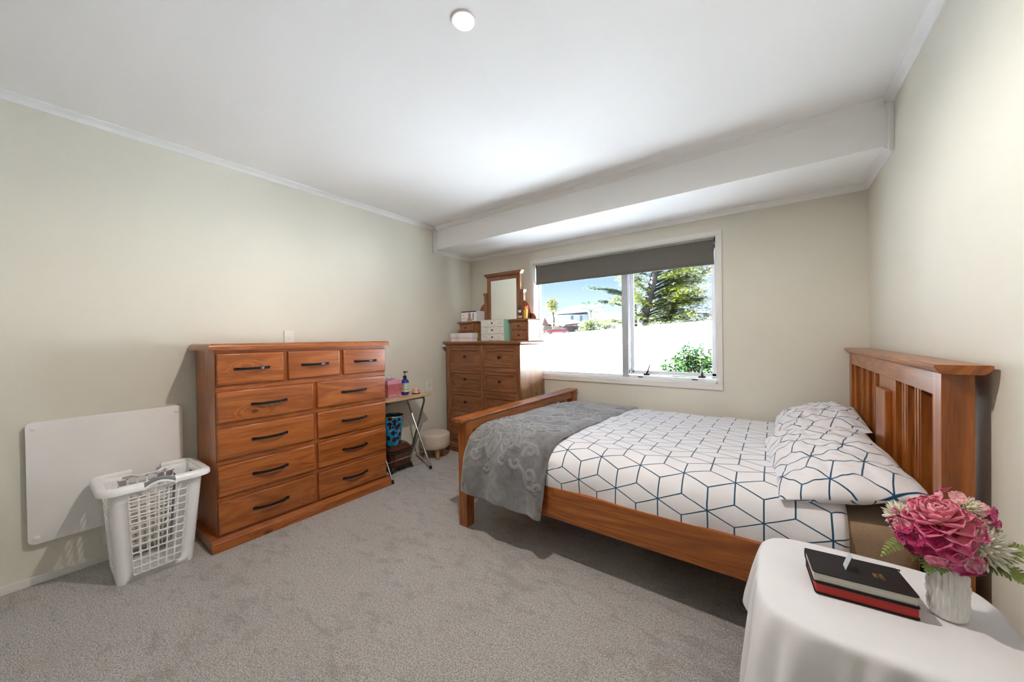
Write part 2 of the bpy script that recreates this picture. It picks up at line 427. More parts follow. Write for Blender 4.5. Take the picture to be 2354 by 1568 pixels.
o = b.obj('bead_chain', paint('grey_bead', (.30, .31, .33), .4), bl, smooth=True, world=True); o['kind'] = 'stuff'

# ------------------------------------------------------------------ ceiling downlight (the room's lamp)
LX, LY = 2.022, -2.234
dl = thing('ceiling_downlight', 'round white downlight glowing in the ceiling', 'ceiling light', (LX, LY, H))
B().lathe([(.030, -.002), (.032, -.005), (.046, -.005), (.048, -.001), (.048, .0)], (0, 0, 0), 32).obj('trim_ring', M_trim, dl, smooth=True)
B().lathe([(0, -.0075), (.030, -.007), (.038, -.0055)], (0, 0, 0), 32).obj('diffuser', emit('warm_lamp_diffuser', (1, .93, .82), 30), dl, smooth=True)
ld = bpy.data.lights.new('lamp_light', 'SPOT'); ld.energy = LAMP_W; ld.color = (1, .905, .80); ld.shadow_soft_size = .024; ld.spot_size = math.radians(174); ld.spot_blend = .42
lo = bpy.data.objects.new('lamp_light', ld); COL.objects.link(lo); lo.location = (0, 0, -.033); lo.parent = dl

# ------------------------------------------------------------------ outside
CP = Vector((2.965, -3.242, 1.189)); FW = Vector((-.59, .807, 0)).normalized(); RT = Vector((.807, .59, 0)).normalized()
def out(d, lat, z): v = CP+FW*d+RT*lat; return Vector((v.x, v.y, z))
GZ = -.35
M_conc = paint('pale_concrete', (.36, .38, .40), .9, .04, 2, .2, 60)
M_fence = paint('white_fence_paint', (.80, .83, .86), .6, .01, 2, .05, 80)
g0 = B().box(-60, 40, .16, 60, GZ-.2, GZ); o = g0.obj('ground', M_conc); tag(o, kind='structure')
M_grass = paint('sunlit_grass', (.10, .13, .04), .9, .2, 3, .3, 60)
hill = B(); P = []
for i, d in enumerate((34, 50, 65, 90, 130)):
    P.append([out(d, l, [GZ-.3, .9, 1.2, 1.9, 2.6][i]) for l in range(-60, 61, 20)])
hill.grid(P); o = hill.obj('hillside_ground', M_conc); tag(o, kind='structure')

fdir = Vector((-.607, .795, 0)); fst = Vector((4.27, .32, 0)); fn = Vector((-.795, -.607, 0))
fl = 32.0; np_ = 16; pl = fl/np_
fe = thing('boundary_fence', 'tall white boundary fence running away behind the shrub', 'fence', (fst.x, fst.y, GZ), math.atan2(fdir.y, fdir.x))
bp_ = B().box(0.05, pl-.05, -.02, .02, .08, 1.725, .004); first = bp_.obj('fence_panel', M_fence, fe)
bq = B().box(-.05, .05, -.05, .05, 0, 1.735, .006); post = bq.obj('fence_post', M_fence, fe)
bc = B().prism([(-.06, 1.72), (.06, 1.72), (.06, 1.745), (0, 1.77), (-.06, 1.745)], 'x', 0, pl); cap = bc.obj('fence_cap', M_fence, fe)
br = B().box(0, pl, -.032, .032, 1.46, 1.52, .004); rail = br.obj('fence_rail', M_fence, fe)
for k in range(1, np_):
    for s_ in (first, post, cap, rail):
        c = s_.copy(); COL.objects.link(c); c.parent = fe; c.location.x = k*pl

def leafmat(name, c1, c2, c3, rough=.45):
    g = NT(name); o = g.obj(); n = g.noise(o, 9, 3, .6)
    g.P(Base_Color=g.ramp(n, [(.3, c1), (.5, c2), (.7, c3)]), Roughness=rough, Specular_IOR_Level=.4)
    return g.m
M_cedar = leafmat('cedar_foliage', (.014, .040, .008), (.095, .125, .014), (.26, .25, .025))
M_camel = leafmat('camellia_leaf', (.006, .030, .010), (.014, .055, .012), (.06, .11, .015), .25)
M_bark = paint('grey_bark', (.035, .03, .028), .9, .2, 8, .6, 30)
M_palefol = leafmat('pale_olive_foliage', (.06, .08, .02), (.12, .13, .03), (.20, .20, .05))
M_twig = paint('dry_twig', (.14, .09, .05), .9, .2, 8, .3, 30)

def leaf_cloud(b, c, rx, ry, rz, n, size, flat=.3, asp=2.2, droop=0):
    for _ in range(n):
        while True:
            u = Vector((random.uniform(-1, 1), random.uniform(-1, 1), random.uniform(-1, 1)))
            if u.length < 1: break
        p = Vector(c)+Vector((u.x*rx, u.y*ry, u.z*rz - droop*(u.x*u.x+u.y*u.y)))
        a = random.uniform(0, 2*PI); d = Vector((math.cos(a), math.sin(a), random.uniform(-flat, flat))).normalized()
        s = d.cross(Vector((random.uniform(-flat, flat), random.uniform(-flat, flat), 1))).normalized()
        L = size*random.uniform(.6, 1.3); w = L/asp
        b.poly([p-d*L*.5, p+s*w*.5, p+d*L*.5, p-s*w*.5])

def branches(b, base, top, r, nbr, spread, zr, upw=.1):
    base, top = Vector(base), Vector(top); tips = []
    n = 8; ax = [base.lerp(top, i/n)+Vector((random.uniform(-.12, .12), random.uniform(-.12, .12), 0))*(i > 0) for i in range(n+1)]
    b.tube(ax, [r*(1-.75*i/n) for i in range(n+1)], 8)
    for k in range(nbr):
        t = zr[0]+(zr[1]-zr[0])*k/max(1, nbr-1); p = base.lerp(top, t)
        a = k*2.4+random.uniform(-.4, .4); L = spread*(1-.55*t)*random.uniform(.75, 1.1)
        q = p+Vector((math.cos(a), math.sin(a), 0))*L+Vector((0, 0, L*upw*random.uniform(.2, 1.6)))
        m = p.lerp(q, .5)+Vector((random.uniform(-.15, .15), random.uniform(-.15, .15), .12*L))
        b.tube([p, m, q], [r*.35, r*.22, r*.06], 6); tips.append((p, m, q, L))
    return tips
# big cedar behind the fence
random.seed(11)
tb = out(16, 5.75, GZ)
t = thing('cedar_tree', 'big yellow-green cedar tree with layered branches behind the fence', 'tree', tb)
b = B(); b2 = B()
b.tube([tb, out(16, 5.8, 1.2), out(16, 5.95, 2.2), out(16, 6.3, 3.4), out(16, 6.7, 5.2), out(16, 7.0, 7)], [.30, .25, .21, .16, .11, .05], 9)
b.tube([out(16, 6.9, GZ), out(16, 7.0, 1.8), out(16, 7.4, 2.8), out(16, 7.6, 5.2)], [.16, .13, .10, .05], 8)
def cbr(l0, z0, l1, z1, dd, r=.05):
    p, q = out(16, l0, z0), out(16+dd, l1, z1); m = p.lerp(q, .5)+Vector((0, 0, .12*abs(l1-l0))); b.tube([p, m, q], [r, r*.6, r*.15], 6)
    return p, m, q
for k in range(46):
    z0 = 1.7+4.2*(k/45); l0 = 5.85+.25*(z0-1.5); sd = -1 if k % 4 == 0 else 1
    L_ = random.uniform(.8, 1.5) if sd < 0 else random.uniform(1.0, 3.1)*(1 if z0 < 4 else .8)
    p, m, q = cbr(l0, z0-.15, l0+sd*L_, z0+random.uniform(-.15, .45), random.uniform(-1.3, 1.3))
    for s_ in (.35, .6, .85, 1.0):
        c = p.lerp(q, s_)+Vector((0, 0, .12)); leaf_cloud(b2, c, .42, .42, .10, 210, .15, .35, 2.6, .25)
    for _ in range(3): w = m.lerp(q, random.random()); b.tube([w, w+Vector((random.uniform(-.5, .5), random.uniform(-.4, .4), random.uniform(-.15, .3)))], [.018, .005], 4)
for k in range(15):
    c = out(16+random.uniform(-1.2, .6), 7.1+random.uniform(-1.0, 1.3), 1.6+1.9*(k/14)); leaf_cloud(b2, c, .62, .62, .14, 420, .15, .35, 2.6, .22)
b.obj('trunk', M_bark, t, smooth=True, world=True)
o = b2.obj('foliage', M_cedar, t, world=True); o['kind'] = 'stuff'
# long side branch reaching left in front of the sky
t = thing('pine_tree', 'sparse dark green pine tree reaching thin branches into the sky', 'tree', out(19, 6.6, GZ))
b = B(); b2 = B(); b0 = out(19, 6.6, GZ); b.tube([b0, out(19, 6.5, 3), out(19, 6.4, 6)], [.2, .14, .08], 8)
for (l, z, lx) in ((4.2, 3.75, 6.3), (4.75, 3.0, 6.3), (5.2, 4.55, 6.4), (5.3, 3.5, 6.4)):
    e_ = out(19, l, z); s_ = out(19, lx, z-.3); b.tube([s_, s_.lerp(e_, .5)+Vector((0, 0, .1)), e_], [.06, .04, .012], 6)
    for k in range(6): leaf_cloud(b2, s_.lerp(e_, 1-.13*k)+Vector((0, 0, .06)), .38, .3, .09, 190, .15, .3, 3)
b.obj('trunk', M_bark, t, smooth=True, world=True); o = b2.obj('foliage', leafmat('pine_foliage', (.02, .05, .03), (.05, .09, .05), (.11, .15, .06)), t, world=True); o['kind'] = 'stuff'
# lower pale trees at the foot of the hill
for (d, la, z, R, lab) in ((26, 6.9, 1.25, 1.0, 'wide pale green bush spreading over the fence beside the mullion'), (24, 5.3, 1.45, .75, 'low green bush in front of the white house')):
    t = thing('garden_bush', lab, 'bush', out(d, la, GZ)); b = B(); b2 = B(); base = out(d, la, GZ)
    tp = branches(b, base, base+Vector((0, 0, z+R*1.1-GZ)), .1, 12, R*1.5, (.5, .98), .25)
    for (p, m, e_, L) in tp: leaf_cloud(b2, e_, .55, .55, .22, 260, .15, .4, 2.4, .1); leaf_cloud(b2, m, .45, .45, .2, 160, .15, .4, 2.4, .1)
    b.obj('stem', M_bark, t, smooth=True, world=True); o = b2.obj('foliage', leafmat('bush_foliage', (.03, .06, .02), (.10, .13, .04), (.24, .25, .08)), t, world=True); o['kind'] = 'stuff'
# bare orange-tinged tree at the right
t = thing('bare_tree', 'nearly bare tree with fine orange twigs at the right of the window view', 'tree', out(14, 9.3, GZ))
b = B(); base = out(14, 9.3, GZ); b.tube([base, out(14, 9.2, 2), out(14, 8.9, 4.6)], [.12, .09, .03], 8)
for k in range(60):
    z = random.uniform(1.6, 4.6); p = out(14, 9.2-.08*z, z); q = p+Vector((random.uniform(-1.3, 1.3), random.uniform(-.8, .8), random.uniform(.2, 1.1)))
    b.tube([p, p.lerp(q, .5)+Vector((random.uniform(-.1, .1), 0, .1)), q], [.014, .010, .004], 4)
    for _ in range(3):
        w = p.lerp(q, random.uniform(.4, 1)); b.tube([w, w+Vector((random.uniform(-.4, .4), random.uniform(-.3, .3), random.uniform(-.1, .5)))], [.006, .003], 4)
b.obj('trunk', M_twig, t, smooth=True, world=True)
b2 = B()
for _ in range(40): leaf_cloud(b2, out(14+random.uniform(-.6, .6), random.uniform(7.6, 9.6), random.uniform(1.7, 4.6)), .35, .35, .25, 14, .09, .8, 2)
o = b2.obj('foliage', leafmat('orange_leaf', (.16, .09, .03), (.26, .17, .05), (.3, .25, .08)), t, world=True); o['kind'] = 'stuff'
# glossy shrub close to the window
random.seed(5)
sc_ = out(4.5, 2.32, GZ)
t = thing('camellia_shrub', 'glossy dark green shrub in front of the white fence, low in the window', 'shrub', sc_)
b = B(); b2 = B()
def leaf(b, p, d, nrm, L, w):
    s = d.cross(nrm).normalized(); n2 = s.cross(d).normalized(); 
    A = [p, p+d*L*.35+s*w*.5+n2*w*.18, p+d*L*.75+s*w*.36+n2*w*.12, p+d*L-n2*L*.08, p+d*L*.75-s*w*.36+n2*w*.12, p+d*L*.35-s*w*.5+n2*w*.18]
    m1, m2 = p+d*L*.35, p+d*L*.75
    b.poly([A[0], A[1], m1]); b.poly([A[1], A[2], m2, m1]); b.poly([A[2], A[3], m2]); b.poly([A[0], m1, A[5]]); b.poly([m1, m2, A[4], A[5]]); b.poly([m2, A[3], A[4]])
for k in range(190):
    a = random.uniform(0, 2*PI); rr = math.sqrt(random.random())*.50; top = 1.06-.42*rr*rr/.22+random.uniform(-.14, .05)
    p0 = sc_+Vector((random.uniform(-.08, .08), random.uniform(-.08, .08), .1)); q = Vector((sc_.x+math.cos(a)*rr, sc_.y+math.sin(a)*rr, max(.35, top)))
    pts = [p0, p0.lerp(q, .6)+Vector((0, 0, .08)), q]; b.tube(pts, [.007, .005, .002], 5)
    for j in range(17):
        s_ = random.uniform(.45, 1.04); pp = pts[1].lerp(q, s_)
        d = Vector((random.gauss(0, 1), random.gauss(0, 1), random.gauss(.35, .5))).normalized(); nn = Vector((random.gauss(0, .4), random.gauss(0, .4), 1)).normalized()
        leaf(b2, pp, d, nn, random.uniform(.05, .085), random.uniform(.022, .036))
b.obj('stem', M_twig, t, smooth=True, world=True); o = b2.obj('foliage', M_camel, t, world=True, smooth=False); o['kind'] = 'stuff'
# cabbage tree far off
t = thing('cabbage_tree', 'tall cabbage tree with a round spiky head beside the orange roofs', 'tree', out(70, 8.2, 1))
b = B(); b.tube([out(70, 8.2, 1), out(70, 8.25, 5), out(70, 8.1, 6.2)], [.28, .2, .15], 8); b.obj('trunk', M_bark, t, smooth=True, world=True)
b2 = B(); 
for _ in range(6): leaf_cloud(b2, out(70, 8.1+random.uniform(-.7, .7), random.uniform(6.2, 8.8)), 1.1, 1.1, 1.0, 150, .75, .8, 6)
leaf_cloud(b2, out(70, 8.4, 3.6), .8, .8, .7, 60, .6, .8, 6)
o = b2.obj('foliage', M_palefol, t, world=True); o['kind'] = 'stuff'
# palm
t = thing('palm_tree', 'small palm with two drooping fronds above the white house roof', 'tree', out(85, 18.9, 1.5))
b = B(); b.tube([out(85, 18.9, 1.5), out(85, 18.9, 7.4)], [.18, .12], 8); b.obj('trunk', M_bark, t, smooth=True, world=True)
b2 = B()
for (dx, dz) in ((-2.0, 2.2), (1.6, 2.1), (2.6, 1.0), (-2.4, .6), (-.6, 2.4)):
    p = out(85, 18.9, 7.3); q = out(85, 18.9+dx, 7.3+dz); 
    for k in range(14):
        w = p.lerp(q, k/13)+Vector((0, 0, math.sin(k/13*PI)*.5)); 
        for s_ in (-1, 1): b2.poly([w, w+RT*s_*.14, w+RT*s_*.35+Vector((0, 0, -.5)), w+Vector((0, 0, -.1))])
b2.obj('frond', leafmat('palm_frond', (.06, .12, .06), (.1, .18, .09), (.16, .22, .10)), t, world=True)
# white house
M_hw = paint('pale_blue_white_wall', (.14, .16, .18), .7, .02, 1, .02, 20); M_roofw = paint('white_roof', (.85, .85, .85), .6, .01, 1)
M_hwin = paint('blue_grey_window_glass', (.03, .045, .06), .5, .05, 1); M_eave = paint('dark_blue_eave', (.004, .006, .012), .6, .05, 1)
ha = math.atan2(RT.y, RT.x)
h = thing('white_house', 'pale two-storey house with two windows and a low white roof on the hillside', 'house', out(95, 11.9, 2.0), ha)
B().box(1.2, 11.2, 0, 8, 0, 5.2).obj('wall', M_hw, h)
B().prism([(-1.0, 5.05), (12, 5.9), (12, 8.0), (6, 7.7), (3, 7.0)], 'y', -.7, 9).obj('roof', M_roofw, h)
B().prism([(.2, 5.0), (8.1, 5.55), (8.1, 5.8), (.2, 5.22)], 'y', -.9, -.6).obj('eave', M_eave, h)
for x in (3.9, 6.3):
    w_ = B().box(x, x+.62, -.05, .1, 3.5, 4.9).obj('window', M_hwin, h); 
B().box(8.6, 16, -1.5, 7, 0, 5.6).obj('wing', M_roofw, h)
# orange roofed house
M_or = paint('terracotta_roof', (.050, .024, .018), .8, .06, 1); M_or2 = paint('red_brick_gable', (.05, .018, .010), .8, .1, 1)
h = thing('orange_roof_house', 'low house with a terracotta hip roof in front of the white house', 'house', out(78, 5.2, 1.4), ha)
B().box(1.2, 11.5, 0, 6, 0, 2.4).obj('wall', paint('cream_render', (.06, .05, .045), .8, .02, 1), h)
P = [(-.3, -.6, 2.3), (13.5, -.6, 2.3), (13.5, 7, 2.3), (-.3, 7, 2.3), (3.3, 3.2, 4.4), (6, 3.2, 4.3)]
b = B(); V = [b.bm.verts.new(p) for p in P]
for f in ((0, 1, 5, 4), (1, 2, 5), (2, 3, 4, 5), (3, 0, 4), (0, 3, 2, 1)): b.bm.faces.new([V[i] for i in f])
b.obj('roof', M_or, h)
B().prism([(1.3, 2.3), (2.9, 2.3), (1.9, 4.2)], 'y', -1.2, .5).obj('gable', M_or2, h)
B().box(6.0, 8.6, -.06, .05, 1.4, 2.1).obj('window', M_hwin, h)
# carport
h = thing('carport', 'dark brown open carport below the white house', 'carport', out(72, 10.6, 1.3), ha)
B().prism([(0, 2.2), (3.6, 2.45), (3.2, 2.75), (.3, 2.5)], 'y', 0, 4).obj('roof', paint('brown_roof', (.02, .007, .006), .8, .1, 1), h)
for x in (.3, 1.4, 2.5, 3.2): B().box(x, x+.15, 0, .15, 0, 2.3).obj('post', paint('dark_post', (.004, .002, .002), .8), h)
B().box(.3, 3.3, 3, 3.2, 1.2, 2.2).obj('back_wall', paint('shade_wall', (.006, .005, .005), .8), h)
# red car
M_car = paint('red_car_paint', (.10, .012, .007), .3, .03, 1, .0, coat=.6)
c = thing('red_car', 'red hatchback car parked beyond the far end of the fence', 'car', out(62, 6.0, 1.55), ha)
pr = [(0, .35), (0, .75), (.35, .95), (1.05, 1.02), (1.6, 1.42), (2.9, 1.45), (3.75, 1.0), (3.95, .6), (3.95, .35)]
B().prism(pr, 'y', 0, 1.7, bev=.06).obj('body', M_car, c, smooth=True)
B().prism([(1.15, 1.02), (1.65, 1.36), (2.05, 1.38), (2.05, 1.02)], 'y', -.02, 1.72).obj('window', M_hwin, c)
B().prism([(2.15, 1.02), (2.15, 1.38), (2.85, 1.38), (3.45, 1.02)], 'y', -.02, 1.72).obj('window', M_hwin, c)
for x in (.75, 3.15):
    b = B(); b.tube([(x, -.03, .33), (x, .2, .33)], .33, 20); b.obj('wheel', M_black, c, smooth=True)
# pale yellow shrub by the car
t = thing('yellow_shrub', 'pale yellow shrub in front of the red car', 'shrub', out(50, 3.75, .3))
b = B(); base = out(50, 3.75, .3); tp = branches(b, base, base+Vector((0, 0, 2.2)), .06, 10, 1.0, (.3, .95), .6); b.obj('stem', M_twig, t, smooth=True, world=True)
b2 = B()
for (p, m, e_, L) in tp: leaf_cloud(b2, e_, .35, .35, .35, 60, .22, .8, 2)
o = b2.obj('foliage', leafmat('yellow_leaf', (.2, .2, .04), (.34, .32, .06), (.4, .36, .1)), t, world=True); o['kind'] = 'stuff'

# ------------------------------------------------------------------ big chest of drawers on the left wall
c = thing('chest_of_drawers', 'wide glossy orange-brown pine chest of eleven drawers against the left wall', 'chest of drawers', (.21, -2.05, 0))
Y0, Y1 = -2.604, -1.500
b = B(); b.box(.03, .398, Y0, Y1, .06, 1.142)
b.obj('carcass', chest['z'], c, world=True, bevel=.002)
bt = B().box(.012, .425, -2.632, -1.470, 1.142, 1.180, .0); es = [e for e in bt.bm.edges if all(v.co.z > 1.17 for v in e.verts)]
bmesh.ops.bevel(bt.bm, geom=es, offset=.02, segments=5, profile=.5, affect='EDGES')
bt.obj('top_board', chest['y'], c, world=True, smooth=True, sharp=30)
def ogee(x, x1): return [(x1, 0), (x, 0), (x, .048), (x-.004, .056), (x-.014, .062), (x-.018, .072), (x1, .072)]
b = B(); b.prism(ogee(.436, .03), 'y', Y0-.032, Y1+.02)
b.obj('plinth', chest['y'], c, world=True)
for za, zb in ((1.126, 1.142), (.906, .936), (.694, .724), (.481, .511), (.274, .304), (.072, .088)):
    B().box(.396, .4015, Y0+.004, Y1-.004, za, zb).obj('front_rail', chest['y'], c, world=True)
def drawer_front(y0, y1, z0, z1, hw):
    d = B(); w = (y1-y0)/2; h = (z1-z0)/2
    d.box(-.022, .022, -w, w, -h, h)
    es = [e for e in d.bm.edges if all(v.co.x > .02 for v in e.verts)]
    bmesh.ops.bevel(d.bm, geom=es, offset=.011, segments=4, profile=.62, affect='EDGES')
    o = d.obj('drawer', chest['y'], c, smooth=True, sharp=50)
    o.location = Vector((.398, (y0+y1)/2, (z0+z1)/2))-Vector(c.location)
    hb = B(); L = hw/2
    pts = []
    for i in range(13):
        t = -1+2*i/12; pts.append((.022+.028*(1-abs(t)**2.6), t*L))
    outer = [(x+.003, y) for x, y in pts]; inner = [(x-.003, y*.985) for x, y in pts[::-1]]
    hb.prism(outer+inner, 'z', -.0075, .0075)
    for s_ in (-1, 1): hb.box(.020, .026, s_*L-.011, s_*L+.011, -.0085, .0085, .002)
    hb.obj('handle', M_iron, o, bevel=.001)
zr = [(.938, 1.121), (.722, .902), (.511, .690), (.303, .478), (.086, .270)]
for (y0, y1) in ((-2.597, -2.252), (-2.226, -1.882), (-1.856, -1.506)): drawer_front(y0, y1, *zr[0], .165)
for z in zr[1:]:
    drawer_front(-2.600, -2.072, *z, .178); drawer_front(-2.046, -1.510, *z, .178)

# sockets
def socket(label, x, y, z, w, h, kind='socket'):
    o = thing('power_socket', label, kind, (x, y, z))
    B().box(0, .008, -w/2, w/2, -h/2, h/2, .002).obj('plate', M_sock, o)
    return o
def slot(b, y, z, a=.0): b.box(.0078, .0092, y-.0018, y+.0018, z-.005, z+.005)
o = socket('small ivory switch plate on the wall just above the wide chest', 0, -2.052, 1.21, .068, .115, 'switch')
B().box(.0075, .0115, -.007, .007, -.002, .018, .001).obj('rocker', M_sock, o)
B().lathe([(0, .0), (.003, 0)], (0, 0, 0), 8).obj('screw', M_alu, o).location = (.0085, 0, .04)
o = socket('ivory wall socket above the tray table, lower left of the tall dresser', 0, -.69, .697, .07, .128)
b = B(); slot(b, -.012, .012); slot(b, .006, -.005); slot(b, .016, .012); slot(b, -.012, -.008); b.obj('slot', M_black, o)
b = B(); b.box(.0078, .0095, -.003, .003, .042, .048); b.box(.0078, .0095, -.003, .003, -.048, -.042); b.obj('screw', M_greysteel, o)
o = socket('white wall socket low on the wall behind the laundry basket', 0, -2.965, .15, .075, .12)
b = B(); slot(b, -.016, .03); slot(b, -.008, .035); slot(b, -.016, -.03); slot(b, -.008, -.025); b.obj('slot', M_black, o)

# panel heater
h = thing('panel_heater', 'flat white panel heater with rounded corners fixed to the left wall', 'heater', (0, -2.95, .5))
py0, py1, pz0, pz1, r = -3.243, -2.672, .207, .808, .024
pts = arc(py1-r, pz1-r, r, 0, PI/2, 6)+arc(py0+r, pz1-r, r, PI/2, PI, 6)+arc(py0+r, pz0+r, r, PI, 1.5*PI, 6)+arc(py1-r, pz0+r, r, 1.5*PI, 2*PI, 6)
B().prism(pts, 'x', .024, .034, bev=.002).obj('panel', M_heater, h, world=True, smooth=True)
for (y, z) in ((py0+.026, pz1-.03), (py1-.026, pz1-.03), (py0+.026, pz0+.03), (py1-.026, pz0+.03)):
    b = B(); b.tube([(0.0, y, z), (.034, y, z)], .009, 10); b.lathe([(.0125, 0), (.012, .002), (.008, .0045), (0, .0055)], (0, 0, 0), 16)
    vs = [v for v in b.bm.verts if abs(v.co.y) < .02 and abs(v.co.z) < .02 and abs(v.co.x) < .02]
    for v in vs: co = v.co.copy(); v.co = Vector((.034+co.z, y+co.x, z+co.y))
    b.obj('screw_cap', M_heater, h, smooth=True, world=True)

# ------------------------------------------------------------------ laundry basket
k = thing('laundry_basket', 'tall white plastic laundry basket with a grid of holes and grey handle', 'basket', (.245, -2.85, 0))
BH = .475
def per(s, z, inset=0.0):
    """s in [0,1) round the rounded rectangle (starting at near-front corner mid front...). returns x,y"""
    t = z/BH
    hx = .132+.026*t-inset; hy = .142+.034*t-inset; cx = .248-.004*t; cy = -2.846+.008*t; r = .032
    segs = [2*(hy-r), PI/2*r, 2*(hx-r), PI/2*r, 2*(hy-r), PI/2*r, 2*(hx-r), PI/2*r]
    return hx, hy, cx, cy, r
# side list: (name, n holes across)
def pt(side, a, z, inset=0.0):
    """side 0 front(+x) a from -1..1 along y; 1 right(+y); 2 back; 3 left(-y); 'c' corners by angle"""
    hx, hy, cx, cy, r = per(0, z, inset)
    if side == 0: return Vector((cx+hx, cy+a*(hy-r), z))
    if side == 1: return Vector((cx-a*(hx-r), cy+hy, z))
    if side == 2: return Vector((cx-hx, cy-a*(hy-r), z))
    if side == 3: return Vector((cx+a*(hx-r), cy-hy, z))
def corner(q, ang, z):
    hx, hy, cx, cy, r = per(0, z)
    ox, oy = [(1, 1), (-1, 1), (-1, -1), (1, -1)][q]
    a = q*PI/2+ang
    return Vector((cx+ox*(hx-r)+r*math.cos(a), cy+oy*(hy-r)+r*math.sin(a), z))
b = B()
rows = 11; z0, z1 = .028, .442
def add(vs): b.bm.faces.new([b.bm.verts.new(v) for v in vs])
for side, nc, mar in ((0, 6, .80), (1, 3, .86), (2, 6, .80), (3, 3, .86)):
    A = [-1]+[-mar+2*mar*i/nc for i in range(nc+1)]+[1]
    Z = [0]+[z0+(z1-z0)*j/rows for j in range(rows+1)]+[BH]
    for i in range(len(A)-1):
        for j in range(len(Z)-1):
            a0, a1, q0, q1 = A[i], A[i+1], Z[j], Z[j+1]
            notch = False
            if 0 < i < len(A)-2 and 0 < j < len(Z)-2:
                # cell with rounded hole
                da, dz = (a1-a0), (q1-q0); ma, mz = .095*da, .10*dz
                ia0, ia1, iz0, iz1 = a0+ma, a1-ma, q0+mz, q1-mz; ra, rz_ = .17*da, .19*dz
                inner = []; outer = []
                for (ccx, ccz, st) in ((ia1-ra, iz1-rz_, 0), (ia0+ra, iz1-rz_, 1), (ia0+ra, iz0+rz_, 2), (ia1-ra, iz0+rz_, 3)):
                    for m_ in range(3):
                        an = st*PI/2+m_*PI/4
                        inner.append((ccx+ra*math.cos(an), ccz+rz_*math.sin(an)))
                cs = [(a1, q1), (a0, q1), (a0, q0), (a1, q0)]
                for qd in range(4):
                    c0 = cs[qd]; i0 = inner[qd*3:qd*3+3]
                    # outer points: edge projections & corner
                    e0 = (c0[0], i0[0][1]) if qd in (0, 2) else (i0[0][0], c0[1])
                    e2 = (i0[2][0], c0[1]) if qd in (0, 2) else (c0[0], i0[2][1])
                    add([pt(side, *p) for p in (i0[0], e0, c0, i0[1])]); add([pt(side, *p) for p in (i0[1], c0, e2, i0[2])])
                    nx = inner[(qd*3+3) % 12]; c1 = cs[(qd+1) % 4]; qn = (qd+1) % 4
                    e3 = (c1[0], nx[1]) if qn in (0, 2) else (nx[0], c1[1])
                    add([pt(side, *p) for p in (i0[2], e2, e3, nx)])
            else:
                def zt(a, q):
                    if side in (1, 3) or q < BH-.001: return q
                    return BH-.024*max(0, min(1, (.52-abs(a))/.18))
                add([pt(side, a0, q0), pt(side, a1, q0), pt(side, a1, zt(a1, q1)), pt(side, a0, zt(a0, q1))])
    for m_ in range(5):
        t0, t1 = PI/2*m_/5, PI/2*(m_+1)/5
        for j in range(len(Z)-1): add([corner(side, t0, Z[j]), corner(side, t1, Z[j]), corner(side, t1, Z[j+1]), corner(side, t0, Z[j+1])])
# bottom
loop = []
for q in range(4):
    for m_ in range(6): loop.append(corner(q, PI/2*m_/5, .0))
add(loop[::-1])
b.obj('body', M_white, k, world=True, solid=.004, soff=0, merge=.0006, smooth=True, sharp=45)
# rim flange with front and back handle notches
def rimpt(side_ang, out_, z):
    hx, hy, cx, cy, r = per(0, BH); r2 = r+.012
    hx += out_; hy += out_+.006
    return hx, hy, cx, cy, max(.02, r+out_)
def rimloop(out_, z, n=14, cut=True):
    hx, hy, cx, cy, r = rimpt(0, out_, z); P = []
    # start at front notch end going +y, round to the back notch
    def line(p, q, m): return [Vector(p).lerp(Vector(q), i/m) for i in range(m)]
    P += line((cx+hx, cy+NY, z), (cx+hx, cy+hy-r, z), 3)
    P += [Vector((cx+hx-r+r*math.cos(a), cy+hy-r+r*math.sin(a), z)) for a in [PI/2*i/8 for i in range(8)]]
    P += line((cx+hx-r, cy+hy, z), (cx-hx+r, cy+hy, z), 4)
    P += [Vector((cx-hx+r+r*math.cos(PI/2+a), cy+hy-r+r*math.sin(PI/2+a), z)) for a in [PI/2*i/8 for i in range(8)]]
    P += line((cx-hx, cy+hy-r, z), (cx-hx, cy+NY, z), 3)+[Vector((cx-hx, cy+NY, z))]
    return P
NY = .058
prof = [(-.004, BH-.006), (-.003, BH+.010), (.002, BH+.015), (.020, BH+.012), (.028, BH+.007), (.031, BH-.003), (.031, BH-.016), (.0285, BH-.016), (.028, BH-.004), (.022, BH+.006), (.004, BH+.008), (0, BH-.006)]
for sg in (1, -1):
    b = B(); rows_ = [rimloop(o_, z) for o_, z in prof]
    cy = per(0, BH)[3]
    if sg < 0: rows_ = [[Vector((p.x, 2*cy-p.y, p.z)) for p in R_] for R_ in rows_]
    P = [[rows_[j][i] for j in range(len(rows_))] for i in range(len(rows_[0]))]
    V = b.grid(P); n_ = len(rows_)
    for i in range(len(V)-1): b.bm.faces.new((V[i][n_-1], V[i+1][n_-1], V[i+1][0], V[i][0]))
    b.bm.faces.new(V[0]); b.bm.faces.new(V[-1][::-1])
    b.obj('rim', M_white, k, smooth=True, world=True, sharp=50)
hx, hy, cx, cy, r = per(0, BH)
# front handle: white arch under a grey grip
ar = [(cx+hx+.018, cy-.064+.128*i/12, BH-.006+.026*math.sin(PI*i/12)) for i in range(13)]
b = B()
P = []
for (x, y, z) in ar: P.append([(x-.012, y, z-.006), (x+.010, y, z-.006), (x+.012, y, z-.016), (x-.010, y, z-.016), (x-.012, y, z-.006)])
b.grid(P); b.obj('handle_arch', M_white, k, world=True)
b = B(); b.tube([(x+.001, y, z+.002) for (x, y, z) in ar], .0085, 10); b.obj('grip', paint('grey_rubber_grip', (.22, .24, .27), .35, .03, 20), k, smooth=True, world=True)

